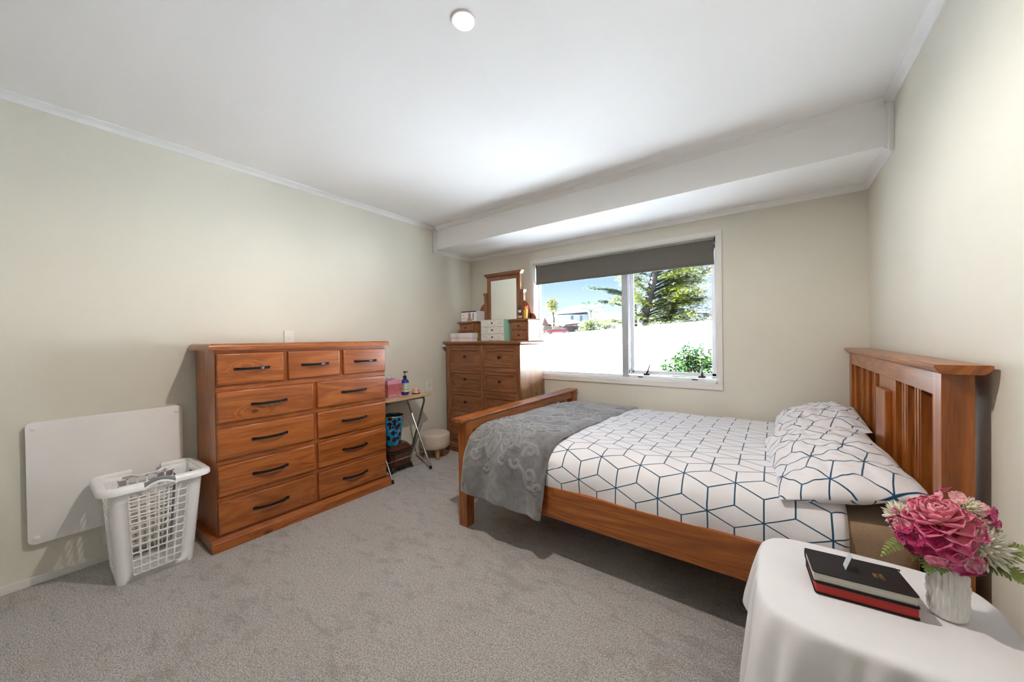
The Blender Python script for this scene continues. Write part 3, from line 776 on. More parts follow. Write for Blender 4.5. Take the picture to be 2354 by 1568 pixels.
# ------------------------------------------------------------------ tray table
k = thing('folding_tray_table', 'small folding tray table with a light wood top and crossed grey metal legs', 'table', (.18, -1.2, 0))
tx0, tx1, ty0, ty1, tz = .02, .335, -1.455, -.955, .672
r = .03
pts = arc(tx1-r, ty1-r, r, 0, PI/2, 5)+arc(tx0+r, ty1-r, r, PI/2, PI, 5)+arc(tx0+r, ty0+r, r, PI, 1.5*PI, 5)+arc(tx1-r, ty0+r, r, 1.5*PI, 2*PI, 5)
M_top = wood('light_beech', 'y', (.50, .30, .15), (.62, .40, .21), (.70, .48, .27), rough=.35, coat=.1, knots=0)
B().prism(pts, 'z', tz-.016, tz, bev=.002).obj('table_top', M_top, k, world=True)
b = B()  # dark U tube: rounded under the front edge, feet at the wall
r = .035
U = [(.045, ty0+.055, .0), (.285, ty0+.055, .62)]
def legU(x_low, x_top, y_a, y_b, ztop, rr=.05):
    d = Vector((x_top-x_low, 0, ztop)).normalized(); top = Vector((x_top, 0, ztop))
    P = [Vector((x_low, y_a, .012))]
    pa = Vector((x_top, y_a, ztop)); pb = Vector((x_top, y_b, ztop)); P.append(pa-d*rr)
    for i in range(1, 7): a = PI/2*i/6; P.append(pa-d*rr*(1-math.sin(a))+Vector((0, rr*(1-math.cos(a)), 0)))
    for i in range(0, 7): a = PI/2*i/6; P.append(pb-d*rr*(1-math.cos(a))-Vector((0, rr*(1-math.sin(a)), 0)))
    P.append(Vector((x_low, y_b, .012))); return P
b.tube(legU(.05, .30, -1.415, -1.002, tz-.026), .0095, 12); b.obj('leg_frame', M_greysteel, k, smooth=True, world=True)
for y in (-1.461, -1.055):
    B().tube([(.425, y, .012), (.055, y+.015, tz-.03)], .0085, 12).obj('leg', M_chrome, k, smooth=True, world=True)
B().tube([(.344, -1.458, .15), (.344, -1.052, .15)], .0045, 8).obj('crossbar', M_chrome, k, smooth=True, world=True)
B().tube([(.10, -1.445, .60), (.10, -1.04, .60)], .0045, 8).obj('crossbar', M_chrome, k, smooth=True, world=True)
b = B(); b.tube([(.11, -1.415, .15), (.11, -1.0, .15)], .0045, 8); b.obj('crossbar', M_greysteel, k, smooth=True, world=True)
for p in ((.425, -1.461), (.425, -1.055), (.05, -1.415), (.05, -1.002)): 
    b = B(); b.tube([(p[0]+.003, p[1], .0), (p[0]-.006, p[1], .03)], .0125, 10); b.obj('rubber_foot', M_black, k, smooth=True, world=True)
for y in (-1.405, -1.012): B().box(.18, .30, y-.006, y+.006, tz-.034, tz-.016, .002).obj('hinge_bracket', M_greysteel, k, world=True)

# things on the tray table
# pink soap flower box
g = NT('rose_pattern_film'); o_ = g.obj(); vo = g.t.nodes.new('ShaderNodeTexVoronoi'); g.set(vo.inputs['Vector'], o_); vo.inputs['Scale'].default_value = 26
rg = g.math('FRACT', g.math('ADD', g.math('MULTIPLY', vo.outputs['Distance'], 5.0), g.math('MULTIPLY', g.noise(o_, 60, 2), .8)))
g.P(Base_Color=g.ramp(rg, [(.0, (.30, .03, .05)), (.45, (.55, .10, .13)), (.62, (.62, .38, .40)), (1, (.45, .06, .08))]), Roughness=.2, Coat_Weight=.6)
M_rose = g.m; M_pink = paint('pink_lid', (.66, .28, .42), .35, .03, 10)
k = thing('pink_gift_box', 'pink lidded box printed with roses, half hidden behind the wide chest', 'box', (.15, -1.275, tz))
B().box(-.07, .07, -.075, .065, 0, .125, .004).obj('body', M_rose, k)
B().box(-.074, .074, -.079, .069, .118, .152, .003).obj('lid', M_pink, k)
g = NT('clear_film_bow'); g.P(Base_Color=(.9, .9, .92), Roughness=.08, Transmission_Weight=.75, IOR=1.2); M_film = g.m
b = B(); random.seed(3)
for j in range(7):
    a = j*.9; p = bez((0, 0, .152), (.03*math.cos(a), .045*math.sin(a), .19), (.05*math.cos(a+.5), .07*math.sin(a+.5), .185), (.015*math.cos(a+1.1), .02*math.sin(a+1.1), .155), 8)
    b.grid([[q+Vector((0, 0, 0)), q+Vector((-.012*math.sin(a), .012*math.cos(a), .004))] for q in p])
b.obj('ribbon_bow', paint('white_ribbon', (.8, .78, .82), .25, .02), k, smooth=True, solid=.0008)
# pump bottle
k = thing('pump_bottle', 'cobalt blue pump bottle with a black pump on the tray table', 'bottle', (.175, -1.135, tz))
g = NT('cobalt_plastic'); g.P(Base_Color=(.008, .015, .33), Roughness=.12, Coat_Weight=.5, Transmission_Weight=.15); M_cob = g.m
B().lathe([(0, 0), (.028, 0), (.036, .012), (.037, .03), (.037, .118), (.034, .132), (.024, .143), (.014, .148), (.014, .156), (0, .156)], (0, 0, 0), 32).obj('body', M_cob, k, smooth=True)
g = NT('printed_bottle_label'); o_ = g.obj(); sx = g.t.nodes.new('ShaderNodeSeparateXYZ'); g.set(sx.inputs[0], o_)
ang = g.math('ARCTAN2', sx.outputs[1], sx.outputs[0])
fl = g.t.nodes.new('ShaderNodeTexVoronoi'); g.set(fl.inputs['Vector'], o_); fl.inputs['Scale'].default_value = 60
lf = g.ramp(fl.outputs['Distance'], [(.12, (.05, .03, .02)), (.35, (.42, .30, .20)), (.6, (.6, .45, .36))])
txt = g.math('MULTIPLY', g.math('GREATER_THAN', g.noise(g.vmath('MULTIPLY', o_, (1, 1, 1)), 170, 1), .60), g.step(g.math('ABSOLUTE', g.math('SUBTRACT', sx.outputs[2], .085)), .022, .016))
rt_ = g.mix(txt, (.50, .68, .56, 1), (.22, .36, .32, 1))
bar = g.math('LESS_THAN', g.math('ABSOLUTE', g.math('SUBTRACT', sx.outputs[2], .052)), .0022)
rt_ = g.mix(bar, rt_, (.08, .04, .02, 1))
g.P(Base_Color=g.mix(g.math('GREATER_THAN', ang, -.72), lf, rt_), Roughness=.4)
b = B(); P = []
for i in range(25): a = -1.9+2.9*i/24; P.append([(.0375*math.cos(a), .0375*math.sin(a), z) for z in (.030, .112)])
b.grid(P); b.obj('label', g.m, k, smooth=True)
b = B(); b.lathe([(.0165, .150), (.0165, .176), (.013, .180), (.006, .181)], (0, 0, 0), 20)
b.obj('collar', M_black, k, smooth=True)
b = B(); b.tube([(0, 0, .178), (0, 0, .205)], .003, 8); b.lathe([(.0035, .196), (.007, .206), (.009, .214), (.004, .216), (0, .216)], (0, 0, 0), 12)
b.tube([(-.014, -.008, .214), (.0, 0, .2155), (.02, .012, .214), (.028, .017, .209)], [.004, .0055, .004, .003], 8); b.obj('pump', M_black, k, smooth=True)
# domed ornament
k = thing('domed_paperweight', 'small clear domed ornament with orange and pink picture and black base', 'ornament', (.205, -1.035, tz))
B().lathe([(0, 0), (.037, 0), (.038, .004), (.036, .010), (0, .011)], (0, 0, 0), 28).obj('base', M_black, k, smooth=True)
g = NT('dome_picture'); o_ = g.obj(); n = g.noise(o_, 45, 3, .6, .6)
g.P(Base_Color=g.ramp(n, [(.3, (.45, .10, .16)), (.45, (.75, .28, .15)), (.6, (.7, .55, .4)), (.75, (.75, .55, .2))]), Roughness=.06, Coat_Weight=1, Specular_IOR_Level=.8)
B().lathe([(.035*math.cos(PI/2*i/9), .011+.048*math.sin(PI/2*i/9)) for i in range(10)], (0, 0, 0), 28).obj('dome', g.m, k, smooth=True)

# casket with the bin on it
M_cas = paint('dark_mahogany', (.10, .030, .014), .3, .2, 25, .1, 200, coat=.4)
M_casd = paint('black_brown_moulding', (.030, .020, .018), .35, .2, 60, .3, 300, coat=.2)
k = thing('wooden_casket', 'small dark carved wooden casket under the tray table', 'casket', (.155, -1.225, 0))
hx, hy = .10, .125
def octo(hx, hy, ch): return [(hx, -hy+ch), (hx, hy-ch), (hx-ch, hy), (-hx+ch, hy), (-hx, hy-ch), (-hx, -hy+ch), (-hx+ch, -hy), (hx-ch, -hy)]
def loft(secs, name, m, parent, cap=True, **kw):
    b = B(); R_ = [[b.bm.verts.new((x, y, z)) for x, y in pts] for pts, z in secs]; n = len(R_[0])
    for A, C in zip(R_, R_[1:]):
        for i in range(n): b.bm.faces.new((A[i], A[(i+1) % n], C[(i+1) % n], C[i]))
    if cap: b.bm.faces.new(R_[0][::-1]); b.bm.faces.new(R_[-1])
    return b.obj(name, m, parent, **kw)
loft([(octo(.078, .100, .03), .035), (octo(.084, .106, .03), .05), (octo(.098, .122, .035), .165)], 'body', M_cas, k)
loft([(octo(.100, .124, .035), .163), (octo(.106, .130, .035), .172), (octo(.104, .128, .035), .182), (octo(.094, .118, .033), .188)], 'rim_moulding', M_casd, k)
loft([(octo(.092, .116, .033), .188), (octo(.098, .120, .033), .198), (octo(.072, .092, .028), .226), (octo(.070, .090, .028), .236), (octo(.066, .086, .026), .238)], 'lid', M_cas, k)
b = B()
for i in range(26):
    for s_ in (-1, 1): b.lathe([(0, -.003), (.0035, 0), (0, .003)], (s_*.094, -.112+.224*i/25, .201), 6)
for i in range(18):
    for s_ in (-1, 1): b.lathe([(0, -.003), (.0035, 0), (0, .003)], (-.085+.17*i/17, s_*.116, .201), 6)
o = b.obj('bead_trim', M_casd, k, smooth=True); o['kind'] = 'stuff'
b = B()
for i in range(30):
    a = 2*PI*i/30; b.lathe([(0, -.004), (.005, 0), (0, .004)], (.090+.003*0, .022*math.cos(a), .105+.030*math.sin(a)), 6)
b.obj('oval_medallion', M_casd, k, smooth=True)
b = B(); random.seed(4)
for i in range(23):
    t = -1+2*i/22; z = .020+.020*t*t*0+.012*math.cos(t*9)+.01*(1-abs(t)); 
    b.lathe([(0, -.010), (.009, -.004), (.010, .004), (0, .010)], (.082, t*.105, .035+.008*math.cos(t*14)-.012*(abs(t) > .85)), 7)
    b.lathe([(0, -.010), (.009, -.004), (.010, .004), (0, .010)], (-.082, t*.105, .035), 6)
for i in range(13):
    t = -1+2*i/12
    for s_ in (-1, 1): b.lathe([(0, -.010), (.009, -.004), (.010, .004), (0, .010)], (t*.08, s_*.105, .035+.008*math.cos(t*9)), 6)
b.obj('carved_apron', M_casd, k, smooth=True)
for sx_ in (-1, 1):
    for sy in (-1, 1):
        b = B(); b.tube([(sx_*.072, sy*.095, .045), (sx_*.082, sy*.106, .022), (sx_*.080, sy*.104, .008), (sx_*.09, sy*.115, .009)], [.014, .010, .009, .009], 8); b.obj('foot', M_casd, k, smooth=True)
k = thing('waste_bin', 'turquoise octagonal bin with dark rose pattern and gold rim on the casket', 'bin', (.155, -1.262, .2385))
g = NT('turquoise_rose_print'); o_ = g.obj(); wv = g.vmath('ADD', o_, g.vmath('SCALE', (1, 1, 1), sc=g.math('MULTIPLY', g.noise(o_, 30, 3), .03)))
v1 = g.t.nodes.new('ShaderNodeTexVoronoi'); g.set(v1.inputs['Vector'], wv); v1.inputs['Scale'].default_value = 22
n3 = g.noise(o_, 70, 3, .7)
m1 = g.math('SUBTRACT', 1.0, g.step(g.math('ADD', v1.outputs['Distance'], g.math('MULTIPLY', n3, .5)), .66, .72))
pet = g.ramp(n3, [(.35, (.010, .008, .02)), (.5, (.04, .012, .03)), (.6, (.09, .012, .025)), (.72, (.06, .04, .08))])
v2 = g.t.nodes.new('ShaderNodeTexVoronoi'); g.set(v2.inputs['Vector'], g.vmath('ADD', wv, (.3, .7, .1))); v2.inputs['Scale'].default_value = 22
m2 = g.math('SUBTRACT', 1.0, g.step(v2.outputs['Distance'], .20, .24))
base = g.mix(m2, (.01, .28, .50, 1), (.45, .20, .24, 1))
g.P(Base_Color=g.mix(m1, base, pet), Roughness=.25, Coat_Weight=.3)
def ring8(r, z): return ([(r*math.cos(PI/8+PI/4*i), r*math.sin(PI/8+PI/4*i)) for i in range(8)], z)
loft([ring8(.070, 0), ring8(.104, .262)], 'body', g.m, k, cap=False, solid=.003, soff=-1)
loft([ring8(.069, .002), ring8(.068, .004)], 'bottom', M_black, k)
loft([ring8(.1005, .258), ring8(.066, .006)], 'lining', M_black, k, cap=False)
b = B(); b.tube([(*p, .262) for p in ring8(.104, 0)[0]], .0028, 6, closed=True); b.obj('gold_rim', paint('gold_edge', (.55, .36, .08), .3, .05, metal=.8), k, smooth=True)

# stool
k = thing('round_stool', 'small round stool with a beige cloth cover and four pale wooden legs', 'stool', (.205, -.805, 0))
def ruf(t, r, z): return r*(1+.018*math.sin(9*t+1)*max(0, (.25-z)*5)+.010*math.sin(17*t)*max(0, (.25-z)*5))
B().lathe([(.09, .104), (.128, .106), (.140, .116), (.146, .15), (.147, .20), (.1475, .236), (.140, .247), (.10, .252), (0, .254)], (0, 0, 0), 64, ruf).obj('seat', M_stool, k, smooth=True, sharp=180)
M_leg = wood('pale_beech_leg', 'z', (.42, .22, .08), (.55, .31, .13), (.62, .38, .18), rough=.5, coat=0, knots=0)
for a in (-.45, 1.12, 2.69, 4.26):
    b = B(); b.tube([(.078*math.cos(a), .078*math.sin(a), .115), (.098*math.cos(a), .098*math.sin(a), 0)], [.021, .0165], 14); b.obj('leg', M_leg, k, smooth=True)

# ------------------------------------------------------------------ tall dresser in the corner
k = thing('tall_dresser', 'tall dark antique pine dresser with panelled drawers in the far corner', 'dresser', (.59, -.35, 0))
dx0, dx1, dy0, dy1 = .112, 1.083, -.545, -.15
b = B(); b.box(dx0, dx1-.003, dy0+.02, dy1, .09, 1.128)
b.obj('carcass', drs['z'], k, world=True)
B().box(dx1-.004, dx1, dy0+.018, dy1, .09, 1.128).obj('side_panel', drs_lit, k, world=True)
def prof_top(o_, z): return [(-o_, z), (-o_, z)]
b = B(); secs = []
def rect(ex): return [(dx0-ex, dy0-ex), (dx1+ex, dy0-ex), (dx1+ex, dy1), (dx0-ex, dy1)]
def shift(pts, o): return [(x-o.location.x, y-o.location.y) for x, y in pts]
loft([(shift(rect(e_), k), z) for e_, z in ((.004, 1.124), (.018, 1.132), (.022, 1.136), (.026, 1.142), (.028, 1.150), (.022, 1.158), (.016, 1.161))], 'top_board', drs['x'], k, smooth=True, sharp=35)
loft([(shift(rect(e_), k), z) for e_, z in ((.022, 0), (.022, .052), (.016, .058), (.016, .072), (.008, .082), (.002, .092))], 'plinth', drs['x'], k)
# face frame
xs = [dx0, .166, .598, .636, 1.036, dx1]
zs = [.092, .118, .385, .425, .632, .668, .862, .902, 1.097, 1.128]
for (a, c_) in ((0, 1), (2, 3), (4, 5)): B().box(xs[a], xs[c_], dy0, dy0+.022, .092, 1.128).obj('stile', drs['z'], k, world=True, bevel=.0015)
for i in range(0, len(zs), 2):
    for (a, c_) in ((1, 2), (3, 4)): B().box(xs[a], xs[c_], dy0+.001, dy0+.022, zs[i], zs[i+1]).obj('front_rail', drs['x'], k, world=True, bevel=.0015)
def pan_drawer(x0, x1, z0, z1):
    w, h = (x1-x0)/2-.003, (z1-z0)/2-.003; d = B()
    d.box(-w, w, .010, .024, -h, h)
    for (a, b_, c_, e_) in ((-w, w, h-.028, h), (-w, w, -h, -h+.028), (-w, -w+.028, -h+.028, h-.028), (w-.028, w, -h+.028, h-.028)):
        d.box(a, b_, .0, .012, c_, e_, .004, 2)
    for (a, b_, c_, e_) in ((-w+.026, w-.026, h-.036, h-.026), (-w+.026, w-.026, -h+.026, -h+.036), (-w+.026, -w+.036, -h+.03, h-.03), (w-.036, w-.026, -h+.03, h-.03)):
        d.box(a, b_, .006, .012, c_, e_, .003, 1)
    o = d.obj('drawer', drs['x'], k); o.location = Vector(((x0+x1)/2, dy0+.002, (z0+z1)/2))-Vector(k.location)
    kb = B(); kb.lathe([(.010, 0), (.006, .004), (.005, .010), (.0115, .016), (.012, .022), (.007, .027), (0, .028)], (0, 0, 0), 14)
    kb.bm.transform(Matrix.Rotation(PI/2, 4, 'X')); ko = kb.obj('knob', M_iron, o, smooth=True); ko.location = (0, .010, .006)
for i in range(1, 8, 2):
    for (a, c_) in ((1, 2), (3, 4)): pan_drawer(xs[a], xs[c_], zs[i], zs[i+1])
DT = 1.161
# toilet mirror with two little drawer towers
k = thing('dressing_mirror', 'wooden swing mirror with small drawer boxes standing on the tall dresser', 'mirror', (.6, -.26, DT))
def tower(x0, x1, y0, y1, name):
    o = B().box(x0, x1, y0+.008, y1, DT, 1.352).obj('drawer_box', drs['z'], k, world=True, bevel=.002)
    B().box(x1-.0005, x1+.0015, y0+.008, y1, DT, 1.352).obj('side_face', drs_lit, o, world=True)
    cx_, cy_ = k.location.x, k.location.y
    def rc(e_): return [(x0-e_-cx_, y0-e_-cy_), (x1+e_-cx_, y0-e_-cy_), (x1+e_-cx_, y1-cy_), (x0-e_-cx_, y1-cy_)]
    loft([(rc(.002), 1.350-DT), (rc(.008), 1.356-DT), (rc(.014), 1.362-DT), (rc(.012), 1.372-DT), (rc(.006), 1.376-DT)], 'cap', drs['x'], k)
    for (z0, z1) in ((1.268, 1.340), (1.178, 1.250)):
        f = B().box(x0+.016, x1-.016, y0, y0+.012, z0, z1, .003).obj('drawer', drs['x'], k, world=True)
        kb = B(); kb.lathe([(.006, 0), (.004, .003), (.008, .009), (.007, .014), (0, .016)], (0, 0, 0), 10); kb.bm.transform(Matrix.Rotation(PI/2, 4, 'X'))
        ko = kb.obj('knob', M_iron, f, smooth=True); ko.location = Vector(((x0+x1)/2, y0, (z0+z1)/2+.004))-Vector(k.location)
tower(.868, 1.078, -.40, -.20, 'R'); tower(.168, .372, -.40, -.20, 'L')
my = -.25
b = B()
b.box(.452, .500, my, my+.03, 1.23, 1.85).box(.842, .888, my, my+.03, 1.23, 1.85).box(.500, .842, my, my+.03, 1.806, 1.85).box(.500, .842, my, my+.03, 1.23, 1.28)
o = b.obj('mirror_frame', drs['z'], k, world=True, bevel=.003)
B().prism([(.444, 1.848), (.896, 1.848), (.922, 1.884), (.416, 1.884)], 'y', my-.014, my+.04, .003).obj('cornice', drs['x'], k, world=True)
g = NT('mirror_glass'); g.P(Base_Color=(.9, .92, .9), Metallic=1.0, Roughness=.01)
B().box(.500, .842, my+.006, my+.010, 1.28, 1.806).obj('mirror_glass', g.m, k, world=True)
for (x0, x1) in ((.408, .446), (.892, .930)):
    o = B().box(x0, x1, my+.0, my+.036, DT, 1.66, .002).obj('post', drs['z'], k, world=True)
    B().prism([(x0-.002, 1.655), (x1+.002, 1.655), (x1+.010, 1.682), (x0-.010, 1.682)], 'y', my-.008, my+.044, .002).obj('finial', drs['x'], k, world=True)
def bracket(x, sg, zb, zt, w):
    pts = [(x, zb), (x, zt)]+[(x+sg*w*math.sin(PI/2*i/8), zb+(zt-zb)*math.cos(PI/2*i/8)) for i in range(1, 9)]
    if sg < 0: pts = pts[::-1]
    B().prism(pts, 'y', my+.010, my+.026, .001).obj('bracket', drs['x'], k, world=True)
bracket(.408, -1, 1.376, 1.57, .09); bracket(.930, 1, 1.376, 1.57, .085); bracket(1.0, 1, 1.376, 1.44, .07)

# objects on the dresser
M_mint = paint('mint_green_card', (.33, .60, .47), .6, .02, 10)
g = NT('floral_card'); o_ = g.obj(); v = g.t.nodes.new('ShaderNodeTexVoronoi'); g.set(v.inputs['Vector'], o_); v.inputs['Scale'].default_value = 150; 
m_ = g.math('LESS_THAN', v.outputs['Distance'], .42); fc = g.mix(.72, v.outputs['Color'], (.08, .24, .26, 1))
g.P(Base_Color=g.mix(g.math('MULTIPLY', m_, g.math('GREATER_THAN', g.noise(o_, 130, 2), .48)), (.72, .68, .62, 1), fc), Roughness=.6); M_flor = g.m
k = thing('mint_drawer_box', 'mint green cardboard box with three flowery drawers on the tall dresser', 'storage box', (.695, -.36, DT))
fy = -.47
B().box(.545, .845, fy+.003, -.282, DT, 1.377, .001).obj('shell', M_mint, k, world=True)
for i in range(3):
    z0 = DT+.006+i*.0705
    f = B().box(.549, .841, fy-.002, fy+.01, z0, z0+.065, .001).obj('drawer', M_flor, k, world=True)
    kb = B(); kb.lathe([(.009, 0), (.009, .002), (.0065, .0022), (0, .0015)], (0, 0, 0), 16); kb.bm.transform(Matrix.Rotation(PI/2, 4, 'X'))
    ko = kb.obj('pull_ring', M_iron, f, smooth=True); ko.location = Vector((.695, fy-.002, z0+.034))-Vector(k.location)
g = NT('pink_striped_card'); o_ = g.obj(); sx = g.t.nodes.new('ShaderNodeSeparateXYZ'); g.set(sx.inputs[0], o_)
st = g.math('LESS_THAN', g.math('ABSOLUTE', g.math('ADD', sx.outputs[0], .055)), .03); st2 = g.math('LESS_THAN', g.math('ABSOLUTE', g.math('SUBTRACT', sx.outputs[2], .03)), .003)
g.P(Base_Color=g.mix(g.math('MAXIMUM', g.math('MULTIPLY', st, .5), g.math('MULTIPLY', st2, .7)), (.76, .74, .75, 1), (.70, .45, .50, 1)), Roughness=.6); M_pcard = g.m
k = thing('flat_gift_box', 'flat white gift box with pale pink stripes on the left of the tall dresser', 'box', (.30, -.46, DT))
B().box(-.152, .148, -.045, .045, 0, .044, .001).obj('body', M_pcard, k)
B().box(-.156, .152, -.049, .049, .040, .088, .001).obj('lid', M_pcard, k)
k = thing('white_product_box', 'small white carton with a picture of a woman, on the left drawer tower', 'box', (.285, -.30, 1.376))
B().box(-.105, .120, -.075, .060, 0, .112, .001).obj('carton', paint('white_card', (.76, .75, .76), .55, .01), k)
# printed panel: flat woman portrait made of a few shapes
o = B().box(-.103, .118, -.0756, -.075, .100, .112).obj('dark_band', paint('dark_print', (.04, .035, .04), .5), k)
M_skin = paint('printed_skin', (.55, .32, .22), .5, .05, 60); M_hair = paint('printed_hair', (.20, .10, .06), .5, .2, 80); M_top = paint('printed_cloth', (.42, .30, .20), .5, .2, 60)
def flat(pts, name, m): b = B(); b.poly([(x, -.0758-.0002*len(name) % .0006, z) for x, z in pts]); return b.obj(name, m, k)
def ell(cx_, cz, rx, rz_, n=16): return [(cx_+rx*math.cos(2*PI*i/n), cz+rz_*math.sin(2*PI*i/n)) for i in range(n)]
b = B(); b.poly([(x, -.0757, z) for x, z in ell(.018, .068, .019, .028)]); b.obj('printed_hair', M_hair, k)
b = B(); b.poly([(x, -.0759, z) for x, z in [(-.018, .006), (.055, .006), (.045, .04), (.025, .052), (.008, .052), (-.012, .036)]]); b.obj('printed_clothes', M_top, k)
b = B(); b.poly([(x, -.0761, z) for x, z in ell(.018, .074, .010, .015)]); b.obj('printed_face', M_skin, k)
b = B(); b.box(.066, .076, -.0762, -.0755, .012, .085); b.obj('printed_tool', M_iron, k)
for (x, z) in ((-.07, .07), (-.075, .035), (-.058, .035)): b = B(); b.poly([(xx, -.0758, zz) for xx, zz in ell(x, z, .010, .008, 10)]); b.obj('printed_mark', paint('printed_mark', (.6, .52, .48), .5), k)
# perfume and small bottles on the right tower
g = NT('clear_glass'); g.P(Base_Color=(.95, .95, .93), Roughness=.02, Transmission_Weight=1, IOR=1.45); M_cg = g.m
k = thing('perfume_bottle', 'round glass perfume bottle with a dark cap on the right drawer tower', 'bottle', (.935, -.325, 1.376))
b = B(); b.lathe([(0, 0), (.014, 0), (.026, .012), (.031, .03), (.026, .05), (.014, .062), (.009, .066), (0, .067)], (0, 0, 0), 24); b.obj('body', M_glass, k, smooth=True)
b = B(); b.lathe([(0, .006), (.02, .012), (.024, .028), (.018, .034), (0, .034)], (0, 0, 0), 20); b.obj('perfume', paint('pale_yellow_perfume', (.62, .58, .38), .2), k, smooth=True)
B().lathe([(.017, .066), (.017, .090), (0, .090)], (0, 0, 0), 20).obj('collar', paint('silver_collar', (.7, .7, .7), .2, metal=.8), k, smooth=True, sharp=30)
B().lathe([(.012, .090), (.014, .128), (.012, .134), (0, .134)], (0, 0, 0), 20).obj('cap', paint('navy_cap', (.03, .035, .05), .2), k, smooth=True, sharp=40)
k = thing('yellow_bottle', 'slim yellow bottle with yellow cap on the right drawer tower', 'bottle', (1.008, -.33, 1.376))
B().box(-.016, .016, -.01, .01, 0, .090, .004).obj('body', paint('yellow_plastic', (.75, .40, .02), .3), k)
B().lathe([(.009, .088), (.010, .122), (0, .124)], (0, 0, 0), 16).obj('cap', paint('amber_cap', (.75, .38, .01), .3), k, smooth=True, sharp=40)
k = thing('red_spray_bottle', 'red bottle with angled cap behind the yellow bottle', 'bottle', (.985, -.285, 1.376))
B().box(-.017, .017, -.012, .012, 0, .10, .005).obj('body', paint('orange_red_plastic', (.60, .10, .02), .3), k)
B().box(-.022, .018, -.010, .010, .10, .138, .004).obj('cap', paint('red_plastic', (.60, .015, .02), .3), k)

# ------------------------------------------------------------------ bed
bed = thing('bed', 'orange-brown pine slatted bed with headboard against the right wall', 'bed', (2.4, -.83, 0))
# footboard
ft = B().box(1.352, 1.396, -1.546, -.118, .604, .662, .003).obj('footboard_rail', bedw['y'], bed, world=True)
B().box(1.352, 1.396, -1.546, -.118, .30, .40, .003).obj('footboard_rail', bedw['y'], bed, world=True)
b = B(); b.prism([(1.330, .660), (1.400, .660), (1.410, .668), (1.415, .676), (1.415, .681), (1.411, .685), (1.315, .685), (1.311, .681), (1.311, .676), (1.318, .668)], 'y', -1.640, -.040)
b.obj('footboard_cap', bedw['y'], bed, world=True, bevel=.0015)
for (y0, y1) in ((-1.612, -1.545), (-.120, -.055)):
    B().box(1.338, 1.405, y0, y1, 0, .662, .003).obj('post', bedw['z'], bed, world=True)
for (y0, y1) in ((-1.472, -1.401), (-1.311, -1.242), (-1.152, -1.077), (-.992, -.718), (-.643, -.568), (-.478, -.409), (-.319, -.248)):
    B().box(1.362, 1.386, y0, y1, .39, .61, .002).obj('slat', bedw['z'], bed, world=True)
# side rails
for (y0, y1) in ((-1.603, -1.578), (-.095, -.07)):
    B().box(1.403, 3.378, y0, y1, .232, .394, .003).obj('side_rail', bedw['x'], bed, world=True)
# screw knots on the near rail face
for i in range(14):
    x = 1.50+i*.135; B().box(x, x+.07, -1.578, -.095, .262, .280).obj('base_slat', bedw['y'], bed, world=True)
# headboard
b = B(); b.prism([(3.362, 1.066), (3.442, 1.066), (3.452, 1.074), (3.459, 1.084), (3.459, 1.094), (3.350, 1.094), (3.347, 1.088), (3.352, 1.076)], 'y', -1.662, -.012)
b.obj('headboard_cap', bedw['y'], bed, world=True, bevel=.0015)
for (y0, y1) in ((-1.618, -1.550), (-.092, -.022)):
    B().box(3.372, 3.438, y0, y1, 0, 1.068, .003).obj('post', bedw['z'], bed, world=True)
B().box(3.374, 3.428, -1.551, -.090, .992, 1.067, .002).obj('headboard_rail', bedw['y'], bed, world=True)
B().box(3.378, 3.428, -1.551, -.090, .25, .42, .002).obj('headboard_rail', bedw['y'], bed, world=True)
for (y0, y1) in ((-.422, -.345), (-.575, -.500), (-.735, -.658), (-1.249, -1.174), (-1.402, -1.333)):
    b = B(); b.box(3.380, 3.424, y0, y1, .40, .995, .0)
    b.box(3.3775, 3.381, y0+.012, y0+.022, .41, .99, .001).box(3.3775, 3.381, y1-.022, y1-.012, .41, .99, .001)
    b.obj('slat', bedw['z'], bed, world=True)
for (y0, y1) in ((-1.551, -1.500), (-.185, -.090)):
    b = B(); b.box(3.384, 3.424, y0, y1, .40, .995)
    for k_ in range(4): b.tube([(3.384, y0+.010+k_*.010, .41), (3.384, y0+.010+k_*.010, .99)], .004, 8)
    b.obj('fluted_stile', bedw['z'], bed, world=True)
pn = B().box(3.378, 3.424, -1.092, -.812, .40, .995, .002).obj('centre_panel', bedw['z'], bed, world=True)
b = B(); b.box(3.356, 3.380, -1.035, -.862, .40, .938, .006, 2); b.obj('raised_block', bedw['z'], pn, world=True)

# mattress in a brown plush sheet
def rbox(x0, x1, y0, y1, z0, z1, r, nx=24, ny=24, fn=None):
    b = B(); b.box(x0, x1, y0, y1, z0, z1)
    bmesh.ops.bevel(b.bm, geom=list(b.bm.edges), offset=r, segments=6, profile=.5, affect='EDGES')
    return b
mt = rbox(1.415, 3.350, -1.572, -.10, .285, .535, .055)
bmesh.ops.subdivide_edges(mt.bm, edges=[e for e in mt.bm.edges if e.calc_length() > .2], cuts=14, use_grid_fill=True)
for v in mt.bm.verts:
    if v.co.x > 3.0 and v.co.y < -1.3:
        w = min(1, (v.co.x-3.0)*6)*min(1, (-1.3-v.co.y)*6); n_ = mnoise.noise(v.co*9)
        v.co.y += n_*.008*w; v.co.z += n_*.004*w
m_o = mt.obj('mattress', M_brown, None, smooth=True, sharp=180)
tag(m_o, 'mattress in a brown plush fitted sheet, bare at its near head corner', 'mattress')

